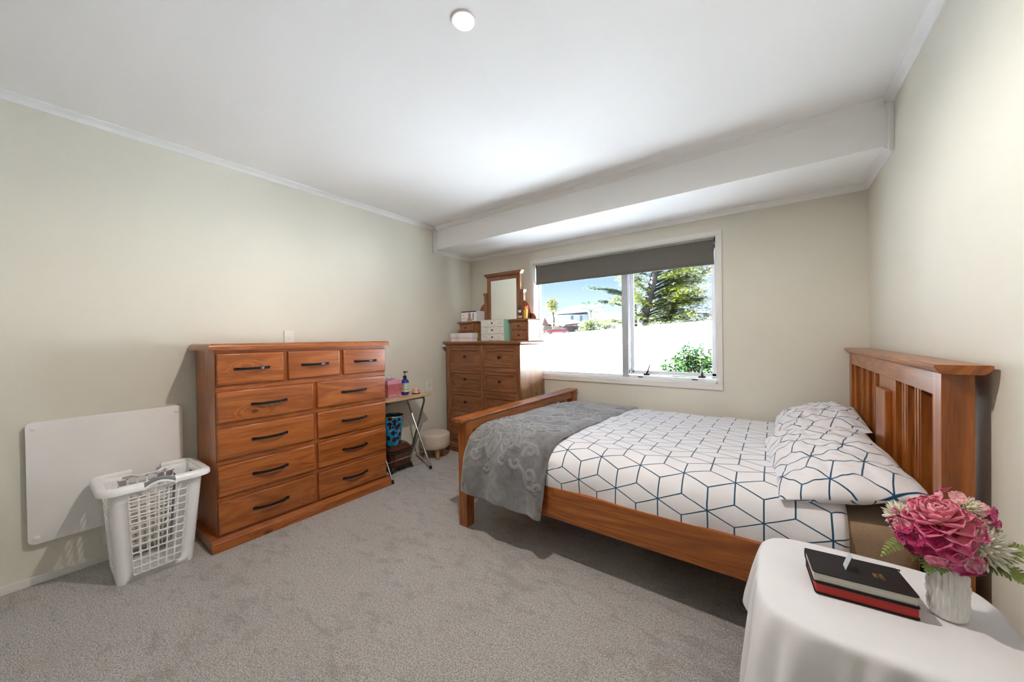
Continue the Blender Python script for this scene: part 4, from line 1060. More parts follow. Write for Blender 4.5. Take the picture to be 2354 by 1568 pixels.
def sheet_from_path(path, x0f, x1f, nx, nv, fn=None, uvs=(1, 1)):
    """path: list of (y,z) -> resampled; x limits as functions of t in 0..1; fn(u,v,L)-> normal offset"""
    pth = [Vector((0, y, z)) for y, z in path]
    # smooth by Catmull-Rom
    pts = []
    for i in range(len(pth)-1):
        p0, p1, p2, p3 = pth[max(0, i-1)], pth[i], pth[i+1], pth[min(len(pth)-1, i+2)]
        for k_ in range(12):
            t = k_/12; pts.append(.5*((2*p1)+(p2-p0)*t+(2*p0-5*p1+4*p2-p3)*t*t+(3*p1-p0-3*p2+p3)*t**3))
    pts.append(pth[-1]); A = np.array([[p.y, p.z] for p in pts]); seg = np.hypot(*np.diff(A, axis=0).T); s = np.concatenate([[0], np.cumsum(seg)]); L = s[-1]
    sv = np.linspace(0, L, nv); Y = np.interp(sv, s, A[:, 0]); Z = np.interp(sv, s, A[:, 1])
    dY, dZ = np.gradient(Y, sv), np.gradient(Z, sv); nn = np.hypot(dY, dZ); NY_, NZ_ = dZ/nn, -dY/nn
    return sv, L, Y, Z, NY_, NZ_
def mesh_grid(name, X, Y, Z, U, V, mat, parent=None, solid=0):
    nu, nv = X.shape; co = np.stack([X, Y, Z], -1).reshape(-1, 3)
    idx = np.arange(nu*nv).reshape(nu, nv); f = np.stack([idx[:-1, :-1], idx[1:, :-1], idx[1:, 1:], idx[:-1, 1:]], -1).reshape(-1, 4)
    me = bpy.data.meshes.new(name); me.vertices.add(len(co)); me.vertices.foreach_set('co', co.ravel().astype('f'))
    me.loops.add(f.size); me.loops.foreach_set('vertex_index', f.ravel().astype('i'))
    me.polygons.add(len(f)); me.polygons.foreach_set('loop_start', (np.arange(len(f))*4).astype('i')); me.polygons.foreach_set('loop_total', np.full(len(f), 4, 'i'))
    me.update(calc_edges=True); me.polygons.foreach_set('use_smooth', np.ones(len(f), bool))
    uv = np.stack([U, V], -1).reshape(-1, 2)[f.ravel()]; l = me.uv_layers.new(name='UVMap'); l.data.foreach_set('uv', uv.ravel().astype('f'))
    me.materials.append(mat); o = bpy.data.objects.new(name, me); COL.objects.link(o)
    if parent: o.parent = parent; me.transform(Matrix.Translation(-Vector(parent.location)))
    if solid: m = o.modifiers.new('s', 'SOLIDIFY'); m.thickness = abs(solid); m.offset = -1 if solid > 0 else 1
    return o
def vnoise(X, Y, seed, scale):
    """smooth 2D value noise"""
    r = np.random.RandomState(seed); T = r.rand(64, 64); x, y = X*scale, Y*scale; xi, yi = np.floor(x).astype(int), np.floor(y).astype(int); fx, fy = x-xi, y-yi
    fx = fx*fx*(3-2*fx); fy = fy*fy*(3-2*fy); g_ = lambda a, b_: T[a % 64, b_ % 64]
    return (g_(xi, yi)*(1-fx)+g_(xi+1, yi)*fx)*(1-fy)+(g_(xi, yi+1)*(1-fx)+g_(xi+1, yi+1)*fx)*fy-.5
# duvet
path = [(-.085, .47), (-.082, .52), (-.11, .545), (-.35, .563), (-.85, .583), (-1.25, .588), (-1.42, .583), (-1.51, .562), (-1.556, .520), (-1.576, .465), (-1.577, .41), (-1.574, .36), (-1.574, .32)]
sv, L, Y, Z, NY_, NZ_ = sheet_from_path(path, None, None, 0, 170)
xs_ = np.linspace(1.418, 3.156, 175); Xg, Sg = np.meshgrid(xs_, sv, indexing='ij')
h_ = .012*vnoise(Xg, Sg, 1, 4)+.007*vnoise(Xg, Sg, 2, 10)
side = np.clip((Sg-1.42)/.25, 0, 1)
h_ += side*.010*np.sin(Xg*9+Sg*6)+side*.006*vnoise(Xg+Sg*.4, Sg*.3, 5, 14)
h_ = np.where(Sg > L-.18, np.minimum(h_, .001), h_)+.004
edge = np.clip((3.156-Xg)/.02, 0, 1); drop = (1-np.sqrt(1-(1-edge)**2))*.013
Yd = Y[None, :]+NY_[None, :]*(h_-drop); Zd = Z[None, :]+NZ_[None, :]*(h_-drop)
Xd = Xg+0.006*np.sin(Sg*5)*(Xg > 3.0)*(Xg-3.0)/.15
o = mesh_grid('duvet', Xd, Yd, Zd, Xg/1.26+.035, Sg*1.10+.02, M_duvet, None, solid=.016)
tag(o, 'white fleece duvet printed with dark blue outlined cubes over the bed', 'duvet')

# blanket with embossed flowers
def blanket_relief(U, V):
    h = np.zeros_like(U)
    def ridge(d, w): return np.exp(-(d/w)**2)
    def rosette(cu, cv, R, n, seed, rings=4):
        nonlocal h
        r0 = np.random.RandomState(seed); x, y = U-cu, V-cv; r = np.hypot(x, y); th = np.arctan2(y, x)
        m = r < R*1.25
        for k in range(rings):
            Rk = R*(k+1)/rings; ph = r0.rand()*6.28; lob = Rk*(.84+.16*np.abs(np.cos(n*(th+ph)/2+k*.7)))+.10*Rk*np.sin(3*th+ph)
            h = np.maximum(h, np.where(m, ridge(r-lob, .0055)*(1 if k < rings-1 else 1.1), 0))
        ve = np.abs(np.sin(n*2*(th+.2*np.sin(9*r/R))))*r
        h = np.maximum(h, np.where((r > R*.25) & (r < R*.95), .55*ridge(ve, .006), 0))
    def curve(P, w=.006, amp=1.0):
        nonlocal h
        P = np.array(P)
        for a, b_ in zip(P[:-1], P[1:]):
            d = b_-a; t = np.clip(((U-a[0])*d[0]+(V-a[1])*d[1])/(d@d+1e-12), 0, 1)
            h = np.maximum(h, amp*ridge(np.hypot(U-a[0]-t*d[0], V-a[1]-t*d[1]), w))
    def petal(cu, cv, ang, Lp, Wp, veins=3):
        c, s = math.cos(ang), math.sin(ang)
        for sg in (-1, 1):
            curve([(cu+c*Lp*t-s*sg*Wp*math.sin(PI*t**.8), cv+s*Lp*t+c*sg*Wp*math.sin(PI*t**.8)) for t in np.linspace(0, 1, 12)], .0046, 1.15)
        for q in range(-veins//2+1, veins//2+1):
            curve([(cu+c*Lp*t-s*q*Wp*.35*t, cv+s*Lp*t+c*q*Wp*.35*t) for t in np.linspace(.1, .68, 5)], .004, .6)
    def scroll(cu, cv, R, a0, turns, sg=1):
        curve([(cu+R*(1-t*.85)*math.cos(a0+sg*turns*2*PI*t), cv+R*(1-t*.85)*math.sin(a0+sg*turns*2*PI*t)) for t in np.linspace(0, 1, 26)], .0060, 1.2)
    for k in range(10):
        a = -.6+k*.42; petal(.20+.17*math.cos(a), 1.44+.13*math.sin(a), a+.15, .085, .022, 2)
    for k in range(26):
        u_, v_ = .05+.5*((k*.37) % 1), 1.02+.30*((k*.61) % 1); curve([(u_, v_), (u_+.03, v_+.008*math.sin(k)), (u_+.055, v_+.02*math.cos(k))], .004, .7)
    scroll(.30, 1.66, .03, 1.2, .8, 1); scroll(.20, 1.72, .03, 2.4, .8, -1); scroll(.02, 1.56, .035, .1, .9, 1)
    rosette(.20, 1.40, .135, 7, 3, 5)
    for k, a in enumerate(np.linspace(-.3, PI+.3, 7)): petal(.20+.13*math.cos(a), 1.42+.10*math.sin(a), a, .12 if k != 3 else .155, .045)
    petal(.44, 1.34, .3, .10, .03); petal(.40, 1.20, -.4, .12, .03); petal(.06, 1.22, 2.6, .10, .03)
    rosette(.40, .82, .13, 6, 8, 5)
    for a in (-2.6, -1.7, -.6, .3, 1.3, 2.3): petal(.40+.11*math.cos(a), .82+.11*math.sin(a), a, .10, .033)
    rosette(.13, .40, .10, 6, 12, 4); petal(.22, .48, .8, .11, .03); petal(.12, .55, 1.5, .12, .03); petal(.5, .38, -1.2, .12, .03)
    curve([(.10, .98), (.17, 1.02), (.30, 1.0), (.40, 1.05), (.47, 1.14)], .004, .8); curve([(.14, .7), (.2, .62), (.32, .58), (.46, .62)], .004, .8)
    for i in range(9): curve([(.515-.012*(i % 2), 1.02+i*.022), (.575, 1.0+i*.022)], .005, 1.0)
    for i in range(9): curve([(.515, .66+i*.02), (.575, .645+i*.02)], .005, 1.0)
    scroll(.475, 1.60, .045, 2.6, .9, 1); scroll(.50, 1.72, .045, .2, .9, -1); scroll(.40, 1.66, .04, 3.2, .8, -1); scroll(.09, 1.66, .045, .4, .8, 1); scroll(.565, 1.76, .03, 2, .7, 1)
    curve([(.38, 1.56), (.43, 1.55), (.50, 1.565), (.53, 1.60)], .006, 1.1); curve([(.42, 1.67), (.46, 1.70), (.49, 1.77), (.55, 1.775)], .006, 1.1)
    return h
bpth = [(-.070, .50), (-.068, .535), (-.095, .562), (-.35, .588), (-.85, .612), (-1.25, .622), (-1.43, .618), (-1.53, .592), (-1.594, .536), (-1.628, .46), (-1.644, .37), (-1.652, .30), (-1.658, .248)]
sv, L, Y, Z, NY_, NZ_ = sheet_from_path(bpth, None, None, 0, 620)
un = np.linspace(0, 1, 180); Ug, Sg = np.meshgrid(un, sv, indexing='ij'); tt = Sg/L
hang = np.clip((Sg-(L-.36))/.36, 0, 1)
x0 = 1.424-.030*hang+.006*np.sin(Sg*7); x1 = 2.000-.004*Sg-.030*hang+.012*np.sin(Sg*3.5)+.004*np.sin(Sg*15)
Xb = x0+(x1-x0)*Ug
R_ = blanket_relief(Ug*.58, Sg)
h_ = .0048*R_+.012*vnoise(Ug*.6, Sg, 7, 7)+.004*vnoise(Ug*.6, Sg, 9, 30)+hang*(.010*np.sin(Ug*13+.5)+.008*np.sin(Ug*23+Sg*2)*hang)
ed = np.minimum(np.clip((Xb-x0)/.02, 0, 1), np.clip((x1-Xb)/.02, 0, 1)); h_ -= .016*(1-np.sqrt(np.clip(1-(1-ed)**2, 0, 1)))
Yb = Y[None, :]+NY_[None, :]*h_; Zb = Z[None, :]+NZ_[None, :]*h_
Zb += hang*hang*(-.020*(Ug-.2))
bk = thing('grey_blanket', 'folded grey fleece blanket embossed with flowers over the foot of the bed', 'blanket', (1.71, -.9, .6))
tl = mesh_grid('top_layer', Xb, Yb, Zb, Ug*.58, Sg, M_blanket, bk, solid=.012)
ca = tl.data.attributes.new('carved', 'FLOAT', 'POINT'); ca.data.foreach_set('value', np.clip(R_, 0, 1).ravel().astype('f'))
for q, (dy, dz) in enumerate(((.030, .024), (.042, .038))):
    sl = slice(380, 620, 6); s2 = slice(0, 180, 6); hh = hang[s2, sl]
    Xq = x0[s2, sl]+.004+(x1-x0)[s2, sl]*Ug[s2, sl]*(.985-.01*q); Yq = (Y[None, :]+0*Ug)[s2, sl]+dy*np.clip(hh*3, 0, 1)+.006*np.sin(Ug[s2, sl]*13+.5+q)*hh; Zq = (Z[None, :]+0*Ug)[s2, sl]-dy*(1-np.clip(hh*3, 0, 1))+hh*hh*(-.024*(Ug[s2, sl]-.2)-dz)
    mesh_grid('folded_layer', Xq, Yq, Zq, Ug[s2, sl], Sg[s2, sl], M_blanket_back, bk, solid=.009)

# pillows
def pillow(name, label, c, rot, w, l, th, seed, mat, group=None):
    n, m = 60, 84; u = np.linspace(-1, 1, n); v = np.linspace(-1, 1, m); Ug, Vg = np.meshgrid(u, v, indexing='ij')
    def side(sg):
        pin = 1-.05*(Ug**2)*(Vg**2)
        X = Ug*w/2*(1-.085*(1-Vg**2)*0-.05*np.abs(Ug)*(1-np.abs(Vg)**3)); Yp = Vg*l/2*(1-.04*np.abs(Vg)*(1-np.abs(Ug)**3))
        prof = ((1-np.abs(Ug)**2.6)*(1-np.abs(Vg)**3.2)); z = sg*th/2*prof**.62
        r = np.maximum(np.abs(Ug), np.abs(Vg)); wr = (1-r**8)
        z = z+sg*wr*(.020*vnoise(Ug+3, Vg+seed, seed, 2.6)+.018*vnoise(Ug*1.5+9, Vg*.8, seed+3, 5)+.008*vnoise(Ug*.8+Vg*1.4+5, Vg-Ug*.6+7, seed+5, 9))+.006*np.sin(Vg*9+seed)*(np.abs(Ug)**3)
        return X*pin, Yp*pin, z
    X, Yp, Z_ = side(1); X2, Y2, Z2 = side(-1)
    XX = np.concatenate([X, X2[::-1]], 0); YY = np.concatenate([Yp, Y2[::-1]], 0); ZZ = np.concatenate([Z_, Z2[::-1]*.65], 0)
    UU = np.concatenate([Ug*w/2, (2-Ug[::-1])*w/2], 0); VV = np.concatenate([Vg*l/2]*2, 0)
    o = mesh_grid(name, XX, YY, ZZ, UU, VV, mat)
    bm = bmesh.new(); bm.from_mesh(o.data); bmesh.ops.remove_doubles(bm, verts=bm.verts, dist=.0004)
    bmesh.ops.holes_fill(bm, edges=[e for e in bm.edges if e.is_boundary], sides=0); bmesh.ops.recalc_face_normals(bm, faces=bm.faces); bm.to_mesh(o.data); bm.free()
    o.data.polygons.foreach_set('use_smooth', [True]*len(o.data.polygons))
    o.location = c; o.rotation_euler = rot
    return tag(o, label, 'pillow', group)
pillow('pillow', 'printed pillow nearest the camera, slumped against the headboard', (3.150, -1.190, .634), (math.radians(3.5), math.radians(-12), math.radians(4)), .43, .78, .20, 2, M_pillow, 'pillows on the bed')
pillow('pillow', 'printed pillow in the far corner by the window wall', (3.170, -.47, .655), (math.radians(1), math.radians(-15), math.radians(-2)), .43, .68, .19, 6, M_pillow, 'pillows on the bed')

# blue tub under the bed
k = thing('blue_tub', 'blue plastic tub barely showing in the dark under the bed', 'tub', (2.05, -.96, 0))
M_tub = paint('blue_tub_plastic', (.01, .10, .42), .35, .03, 10)
B().lathe([(0, 0), (.20, 0), (.215, .01), (.245, .17), (.255, .175), (.25, .18), (.238, .175), (.21, .014), (0, .012)], (0, 0, 0), 40).obj('tub', M_tub, k, smooth=True)
for s_ in (-1, 1): 
    b = B(); b.tube([(s_*.245, -.04, .165), (s_*.275, -.03, .165), (s_*.275, .03, .165), (s_*.245, .04, .165)], .006, 8); b.obj('handle', M_tub, k, smooth=True)

# ------------------------------------------------------------------ bedside table under its cloth
TZ = .497; tcx, tcy = 3.172, -1.945; thx, thy = .236, .222
k = thing('bedside_table', 'square bedside table hidden under the white cloth beside the bed', 'table', (tcx, tcy, 0))
B().box(-thx+.03, thx-.03, -thy+.03, thy-.03, TZ-.028, TZ-.004, .006).obj('table_top', bedw['x'], k)
for sx_ in (-1, 1):
    for sy in (-1, 1): B().box(sx_*(thx-.05)-.018, sx_*(thx-.05)+.018, sy*(thy-.05)-.018, sy*(thy-.05)+.018, 0, TZ-.028, .002).obj('leg', bedw['z'], k)
def sq(th_, hx, hy, n=4.6):
    c, s = math.cos(th_), math.sin(th_); r = (abs(c/hx)**n+abs(s/hy)**n)**(-1/n); return r*c, r*s
NA, ND, NT_ = 300, 46, 14
ang = np.linspace(0, 2*PI, NA, endpoint=False); rows_ = []
# even arc spacing is close enough for the superellipse
def foldf(a):
    cor = max(0, math.sin(2*a)**2); s = 0
    c4 = sum(math.exp(-((((a-c0+PI) % (2*PI))-PI)/.20)**2) for c0 in (PI/4, 3*PI/4, 5*PI/4, 7*PI/4))
    s = .55*math.cos(15*a+.8)+.45*math.cos(24*a+2.1)+.18*math.cos(37*a)
    return s*.60+1.0*c4
P = []; UVs = []
rmax = .40
for i in range(NT_+1):
    t = i/NT_; row = []
    for a in ang:
        x, y = sq(a, thx, thy); row.append(Vector((x*t, y*t, TZ+.0025+.0012*mnoise.noise(Vector((x*t*14+3, y*t*14, 0)))*(i < NT_))))
    P.append(row)
DROP = .375
for j in range(1, ND+1):
    t = j/ND; row = []
    for a in ang:
        x, y = sq(a, thx, thy); nx, ny = sq(a, 1, 1, 2.6); l = math.hypot(nx, ny); nx, ny = nx/l, ny/l
        rr = .014; s_ = t*DROP
        if s_ < rr*PI/2: off = rr*math.sin(s_/rr)-0; dz = rr*(1-math.cos(s_/rr))
        else: off = rr; dz = rr+(s_-rr*PI/2)
        F = foldf(a); tt_ = max(0, (t-.05))/.95
        fo = (.020+.060*F)*tt_**.7
        if nx > .35: fo = min(fo, .010+max(0, (WX-.012)-(tcx+x)-off)*.8) if fo > 0 else fo
        yb = ny > .35
        if yb: fo = min(fo, .085)
        off += max(fo, -.014)+.006*mnoise.noise(Vector((a*6, t*3, 1)))*tt_
        hem = 1-.05*math.cos(3*a+.5)-.25*math.exp(-((a-2.5)/.26)**2)
        row.append(Vector((x+nx*off, y+ny*off, TZ+.0025-dz*hem*(1-.04*abs(F)*tt_))))
    P.append(row)
b = B()
P2 = [[P[i][k_] for i in range(len(P))] for k_ in range(NA)]
b.grid(P2, close_u=True)
o = b.obj('tablecloth', M_cloth, None, smooth=True, sharp=180, merge=.0005, solid=.0022, soff=-1); o.location = (tcx, tcy, 0)
tag(o, 'white cotton cloth draped in folds over the bedside table', 'tablecloth')
TT = TZ+.005
# books
M_cover = fabric('black_leatherette', (.020, .018, .019), .42, .1, 500, .15, .0)
M_redge = paint('red_page_edge', (.44, .022, .018), .5, .08, 120, .1, 300)
def pages(name, c):
    g = NT(name); o_ = g.obj(); n = g.noise(g.vmath('MULTIPLY', o_, (.3, .3, 60)), 12, 2)
    g.P(Base_Color=g.ramp(n, [(.3, tuple(v*.78 for v in c)), (.7, c)]), Roughness=.7); g.bump(n, .2, .001); return g.m
M_page = pages('white_page_edge', (.66, .64, .58)); M_rpage = pages('red_page_edges', (.50, .035, .028))
def book(label, loc, rz, Lx, Wy, T, mp, cov=.0022, over=.003):
    k = thing('book', label, 'book', loc, rz)
    # near (fore) edge at y=0, spine at y=Wy
    r = .008
    def outline(o_): 
        x0, x1, y0, y1 = -o_, Lx+o_, -o_, Wy
        return arc(x1-r, y1-r*.2, r*.2, 0, PI/2, 2)+arc(x0+r*.2, y1-r*.2, r*.2, PI/2, PI, 2)+arc(x0+r, y0+r, r, PI, 1.5*PI, 5)+arc(x1-r, y0+r, r, 1.5*PI, 2*PI, 5)
    B().prism(outline(over), 'z', 0, cov, bev=.0006).obj('back_cover', M_cover, k)
    tc_ = B().prism(outline(over), 'z', T-cov, T, bev=.0006).obj('front_cover', M_cover, k)
    B().box(.0, Lx, .001, Wy-.003, cov, T-cov, .0006).obj('page_block', mp, k)
    b = B(); P_ = [[(x, Wy-.004+.006*math.sin(PI*i/8), T*i/8) for i in range(9)] for x in (-over, Lx+over)]; b.grid(P_); b.obj('spine', M_cover, k, solid=.002, smooth=True)
    return k, tc_
book('thick black-covered book with red page edges, under the other book', (3.054, -2.008, TT), math.radians(5.2), .190, .124, .0285, M_rpage)
kb, tcv = book('black scripture book with white page edges and gold title, on top of the red-edged book', (3.050, -2.006, TT+.0287), math.radians(5.0), .193, .120, .026, M_page)
def text_mesh(body, size, name, mat, parent, loc, rz, xs=1.0, offset=0.0):
    cu = bpy.data.curves.new(name, 'FONT'); cu.body = body; cu.size = size; cu.align_x = 'CENTER'; cu.align_y = 'CENTER'; cu.extrude = .00015; cu.offset = offset; cu.space_character = 1.1
    t_ = bpy.data.objects.new(name+'_src', cu); COL.objects.link(t_)
    dg = bpy.context.evaluated_depsgraph_get(); me = bpy.data.meshes.new_from_object(t_.evaluated_get(dg)); bpy.data.objects.remove(t_)
    me.materials.clear(); me.materials.append(mat); o = bpy.data.objects.new(name, me); COL.objects.link(o); o.parent = parent; o.location = loc; o.rotation_euler = (0, 0, rz); o.scale = (xs, 1, 1); return o
M_gold = paint('gold_foil', (.62, .36, .12), .35, .1, 80, metal=.5)
text_mesh('HOLY', .0125, 'gold_title', M_gold, tcv, (.1435, .054, .0262), -PI/2, .78)
text_mesh('BIBLE', .0125, 'gold_title', M_gold, tcv, (.1315, .054, .0262), -PI/2, .62)
# little folded card
k = thing('folded_card', 'tiny folded printed card standing like a tent on the black book', 'card', (3.128, -1.946, TT+.0290+.0260))
g = NT('pale_blue_card_print'); o_ = g.obj(); n = g.noise(o_, 260, 2); g.P(Base_Color=g.ramp(n, [(.30, (.55, .35, .33)), (.42, (.66, .76, .82)), (1, (.70, .80, .86))]), Roughness=.35); M_card = g.m
M_cardback = paint('glossy_dark_card_back', (.05, .055, .06), .12, .05, 20, coat=.5)
A, Bp, Cc, D = Vector((-.010, -.012, .001)), Vector((-.012, .016, .001)), Vector((0, .020, .038)), Vector((.002, -.010, .038))
b = B(); b.grid([[A, Bp], [D, Cc]]); b.obj('front_panel', M_card, k, solid=.0006)
b = B(); b.grid([[Vector((.016, -.010, .001)), Vector((.014, .018, .001))], [D+Vector((.0006, 0, 0)), Cc+Vector((.0006, 0, 0))]]); b.obj('back_panel', M_cardback, k, solid=.0006)

# vase
k = thing('white_vase', 'white ceramic vase with wavy relief on the white cloth', 'vase', (3.303, -1.930, TT))
def wav(t, r, z):
    if z < .004 or z > .162 or r < .028: return r
    env = min(1, z/.02, (.165-z)/.01); return r+env*.0021*(math.cos(22*t)+1.0*math.cos(11*t)*math.sin(z*140))
prof = [(0, 0), (.026, 0), (.030, .003)]+[(.0305+.0022*math.sin(PI*min(1, z/.165)), z) for z in np.linspace(.006, .163, 46)]+[(.0305, .1655), (.0275, .1655), (.027, .15), (.027, .06), (0, .058)]
g = NT('glazed_white_ceramic'); g.P(Base_Color=(.72, .72, .71), Roughness=.22, Coat_Weight=.4); M_cer = g.m
B().lathe(prof, (0, 0, 0), 240, wav).obj('body', M_cer, k, smooth=True, sharp=60)

# bouquet
VZ = TT+.163
fk = thing('flower_bouquet', 'bunch of pink, magenta and cream artificial flowers with fern fronds in the vase', 'flowers', (3.303, -1.930, VZ))
F0 = Vector((3.303, -1.930, VZ)); 
def W2(x, z, dy=0, y=-1.93): return Vector((x, y+dy, z))-F0
camv = (Vector((2.965, -3.242, 1.189))-Vector((3.3, -1.93, .72))).normalized()
def petmat(name, inner, mid, edge, r0, r1):
    g = NT(name); o_ = g.obj(); d = g.vmath('LENGTH', o_); n = g.noise(o_, 60, 3)
    f = g.math('ADD', g.math('DIVIDE', g.math('SUBTRACT', d, r0), r1-r0), g.math('MULTIPLY', g.math('SUBTRACT', n, .5), .6), clamp=True)
    g.P(Base_Color=g.ramp(f, [(0, inner), (.5, mid), (1, edge)]), Roughness=.7, Sheen_Weight=.3, Subsurface_Weight=.0)
    g.bump(g.noise(g.vmath('MULTIPLY', o_, (1, 1, 1)), 300, 2), .15, .001); return g.m
M_peo = petmat('peony_petal', (.88, .52, .54), (.86, .30, .40), (.76, .10, .28), .012, .080)
M_mag = petmat('magenta_petal', (.78, .28, .46), (.66, .05, .25), (.46, .008, .13), .005, .05)
M_lil = petmat('pale_lilac_petal', (.55, .62, .35), (.72, .40, .50), (.70, .33, .46), .002, .03)
M_crm = petmat('cream_petal', (.80, .82, .50), (.88, .88, .74), (.92, .91, .86), .004, .05)
M_fern = petmat('fern_green', (.10, .17, .06), (.20, .28, .06), (.34, .42, .12), .02, .14)
M_fdk = paint('fern_stem', (.04, .09, .045), .5, .1, 40)
def petal_grid(b, base, d, n, L, Wd, cup=.3, ruf=.1, curl=.2, nl=7, nw=6, shape=.75):
    d = d.normalized(); s = d.cross(n).normalized(); n2 = s.cross(d).normalized(); ph = random.random()*6; P_ = []
    for i in range(nl+1):
        t = math.sin(PI/2*(i/nl)**.9) if shape > .55 else i/nl; wd = Wd*.5*(.30+.70*math.sin(PI/2*min(1, t/.55)))*math.sqrt(max(0, 1-(max(0, t-.5)/.5)**2.4)) if shape > .55 else Wd*(math.sin(PI*min(1, t*.86+.10))**shape)*.5; row = []
        for j in range(nw+1):
            u = -1+2*j/nw; tip = 1-.10*abs(u)**2*(t > .8)
            h_ = cup*wd*u*u+curl*L*t*t+ruf*Wd*.3*math.sin(u*5+ph)*t*t
            row.append(base+d*(L*t*tip)+s*(wd*u)+n2*h_)
        P_.append(row)
    b.grid(P_)
random.seed(21)
# big peony, its parts are single petals
pc = W2(3.283, .735, -.020)
pe = bpy.data.objects.new('peony', None); COL.objects.link(pe); pe.parent = fk; pe.location = pc
axis = (camv*.35+Vector((-.1, 0, 1))*.75).normalized(); ax1 = axis.cross(Vector((0, 1, 0))).normalized(); ax2 = axis.cross(ax1)
N = 58
for i in range(N):
    f = i/(N-1); a = i*2.39996+random.uniform(-.2, .2); el = (1-f)*1.25+(-.55)*f  # elevation from axis plane
    rad = ax1*math.cos(a)+ax2*math.sin(a); d = rad*math.cos(el)+axis*math.sin(el)
    base = axis*(.014-.030*f)+rad*(.004+.016*f)
    b = B(); petal_grid(b, base, d, (axis*math.cos(el)-rad*math.sin(el)), .030+.040*f**.8+random.uniform(-.004, .004), .026+.036*f, cup=.75-.3*f, ruf=.22, curl=.35-.55*f*f, nl=6, nw=6)
    b.obj('petal', M_peo, pe, smooth=True, solid=.0005, sharp=180)
# magenta hydrangea florets under it
def florets(cx_, cz, dy, R, n, mats, name, sz=.020, seed=1, up=0.0):
    random.seed(seed); c0 = W2(cx_, cz, dy); e_ = bpy.data.objects.new(name, None); COL.objects.link(e_); e_.parent = fk; e_.location = c0
    for i in range(n):
        z = 1-2*(i+.5)/n; a = i*2.39996; dr = Vector((math.sqrt(1-z*z)*math.cos(a), math.sqrt(1-z*z)*math.sin(a), z))
        if dr.dot(camv) < -.25 or dr.z > .75: continue
        c_ = dr*R*random.uniform(.85, 1.08); m_ = mats[(i*7) % len(mats)] if random.random() > .2 else mats[0]
        t1 = dr.cross(Vector((.3, .2, 1))).normalized(); t2 = dr.cross(t1); b = B(); a0 = random.random()*3
        for k_ in range(4):
            aa = a0+k_*PI/2; d = t1*math.cos(aa)+t2*math.sin(aa)+dr*.25
            petal_grid(b, c_, d, dr, sz*random.uniform(.9, 1.15), sz*1.15, cup=.25, ruf=.15, curl=.1, nl=4, nw=4, shape=.6)
        o_ = b.obj('floret', m_, e_, smooth=True, solid=.0004, sharp=180)
    return e_
florets(3.272, .690, -.015, .050, 46, [M_mag, M_mag, M_peo, M_lil, M_mag], 'magenta_bloom', .024, 2)
florets(3.312, .668, -.030, .030, 20, [M_mag, M_lil, M_peo], 'lilac_bloom', .024, 3)
florets(3.238, .712, -.005, .030, 16, [M_mag, M_peo], 'magenta_bloom', .020, 4)
florets(3.352, .762, .02, .020, 12, [M_peo, M_mag], 'small_pink_bloom', .020, 5)
florets(3.368, .738, .03, .016, 10, [M_mag], 'dark_pink_bloom', .016, 6)
florets(3.318, .778, .02, .022, 12, [M_peo, M_mag], 'small_pink_bloom', .018, 9)
# cream spiky chrysanthemums
def mum(cx_, cz, dy, R, n, seed, ax=None, mat=None):
    random.seed(seed); e_ = bpy.data.objects.new('chrysanthemum', None); COL.objects.link(e_); e_.parent = fk; e_.location = W2(cx_, cz, dy)
    ax = (ax or Vector((.2, -.6, .5))).normalized(); u1 = ax.cross(Vector((0, 0, 1))).normalized(); u2 = ax.cross(u1); b = B()
    for i in range(n):
        f = (i+.5)/n; th_ = math.acos(1-1.55*f); a = i*2.39996; d = ax*math.cos(th_)+(u1*math.cos(a)+u2*math.sin(a))*math.sin(th_)
        L_ = R*random.uniform(.8, 1.1); petal_grid(b, d*R*.12, d, ax*1.0+Vector((.01, .02, .03)), L_, L_*.20, cup=.5, ruf=0, curl=.12, nl=4, nw=2, shape=.5)
        if i % 3 == 0: petal_grid(b, d*L_*.8, (d+u1*.5).normalized(), ax, L_*.30, L_*.13, cup=.3, ruf=0, curl=.1, nl=2, nw=2); petal_grid(b, d*L_*.8, (d-u1*.5).normalized(), ax, L_*.30, L_*.13, cup=.3, ruf=0, curl=.1, nl=2, nw=2)
    o_ = b.obj('petals', mat or M_crm, e_, smooth=True, solid=.0004); o_['kind'] = 'stuff'
    b = B()
    for i in range(16): a = i*2.4; rr = .004*math.sqrt(i/4); b.lathe([(0, -.002), (.0014, 0), (0, .002)], tuple(ax*.010+(u1*math.cos(a)+u2*math.sin(a))*rr), 5)
    o_ = b.obj('stamens', M_fern, e_, smooth=True); o_['kind'] = 'stuff'
mum(3.348, .692, -.02, .050, 110, 31, Vector((.45, -.8, .15)))
mum(3.330, .705, -.03, .034, 60, 37, Vector((.1, -.9, .3)))
mum(3.226, .722, .0, .034, 70, 32, Vector((-.8, -.5, .2))); mum(3.232, .698, .0, .028, 50, 36, Vector((-.8, -.5, -.2)))
mum(3.330, .768, .0, .030, 60, 33, Vector((.4, -.4, .8))); mum(3.345, .742, .0, .024, 40, 34, Vector((.6, -.5, .5))); mum(3.376, .722, .02, .018, 26, 35, Vector((.8, -.3, .4)))
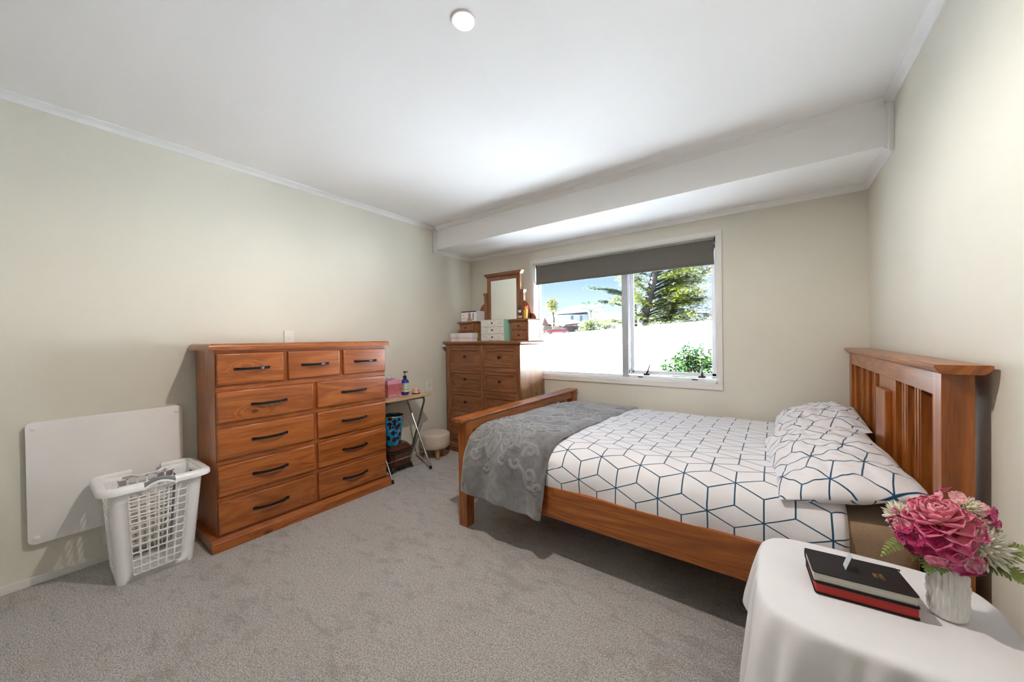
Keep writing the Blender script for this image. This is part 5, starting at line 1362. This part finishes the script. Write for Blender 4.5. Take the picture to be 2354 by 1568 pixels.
# fern fronds
def frond(pts, Lp, n, seed, flip=Vector((0, -.5, 1)), name='fern_frond'):
    random.seed(seed); p = bez(*pts, n); b = B(); b.tube(p, [.0014*(1-.6*i/n) for i in range(n+1)], 5)
    for i in range(2, n+1):
        d = (p[i]-p[i-1]).normalized(); s = d.cross(flip).normalized(); f = i/n; L_ = Lp*math.sin(PI*min(1, .18+f*.80))**.8
        for sg in (-1, 1):
            dd = (s*sg+d*.55+flip.normalized()*random.uniform(-.15, .2)).normalized(); q = p[i]
            # pinna with toothed leaflets
            m_ = max(3, int(L_/.0030)); nrm = flip.normalized(); side_ = dd.cross(nrm).normalized()
            for j in range(m_):
                g_, g1 = j/m_, (j+1)/m_; c_ = q+dd*L_*g_; c1 = q+dd*L_*g1; w_ = (.0046 if n > 11 else .0036)*(1-g_*.8)+.0006
                for s3 in (-1, 1):
                    b.poly([c_, c_+side_*s3*w_*.75+dd*L_*.35/m_, c1+side_*s3*w_*.8+dd*L_*.45/m_, c1])
    o_ = b.obj(name, M_fern, fk); return o_
F = W2
frond((F(3.315, .668), F(3.345, .672, -.02), F(3.39, .70, -.03), F(3.435, .712, -.02)), .034, 22, 41)
frond((F(3.318, .664), F(3.35, .662, -.03), F(3.385, .67, -.05), F(3.410, .648, -.06)), .026, 18, 42)
frond((F(3.318, .664, .0), F(3.345, .672, -.01), F(3.372, .69, -.01), F(3.398, .712, .0)), .022, 14, 43)
frond((F(3.285, .665), F(3.25, .682, -.01), F(3.215, .675, -.02), F(3.186, .622, -.03)), .020, 18, 44, Vector((.2, -.6, 1)))
frond((F(3.285, .662, -.02), F(3.270, .665, -.035), F(3.262, .650, -.04), F(3.262, .612, -.045)), .022, 12, 45, Vector((0, -1, .2)))
frond((F(3.295, .662, -.02), F(3.29, .665, -.04), F(3.285, .655, -.045), F(3.282, .62, -.045)), .020, 12, 46, Vector((0, -1, .2)))
frond((F(3.305, .662, -.02), F(3.315, .665, -.04), F(3.322, .655, -.045), F(3.328, .628, -.04)), .020, 12, 47, Vector((0, -1, .2)))
frond((F(3.27, .665, -.01), F(3.255, .672, -.02), F(3.245, .66, -.03), F(3.240, .63, -.03)), .014, 10, 48, Vector((0, -1, .2)))
# leaves and stems inside
b = B()
for i in range(9): a = i*.7; b.tube([Vector((.010*math.cos(a), .010*math.sin(a), -.10)), Vector((.014*math.cos(a), .014*math.sin(a), 0)), Vector((.03*math.cos(a), .03*math.sin(a)-.01, .035))], .0015, 5)
o = b.obj('stems', M_fdk, fk, smooth=True); o['kind'] = 'stuff'
for i in range(7):
    a = i*.9+.3; b = B(); petal_grid(b, Vector((.012*math.cos(a), .012*math.sin(a)-.005, .006)), Vector((math.cos(a), math.sin(a)-.3, .25)), Vector((0, 0, 1)), .045, .022, cup=.3, curl=-.2); b.obj('leaf', M_fern, fk, smooth=True, solid=.0004)
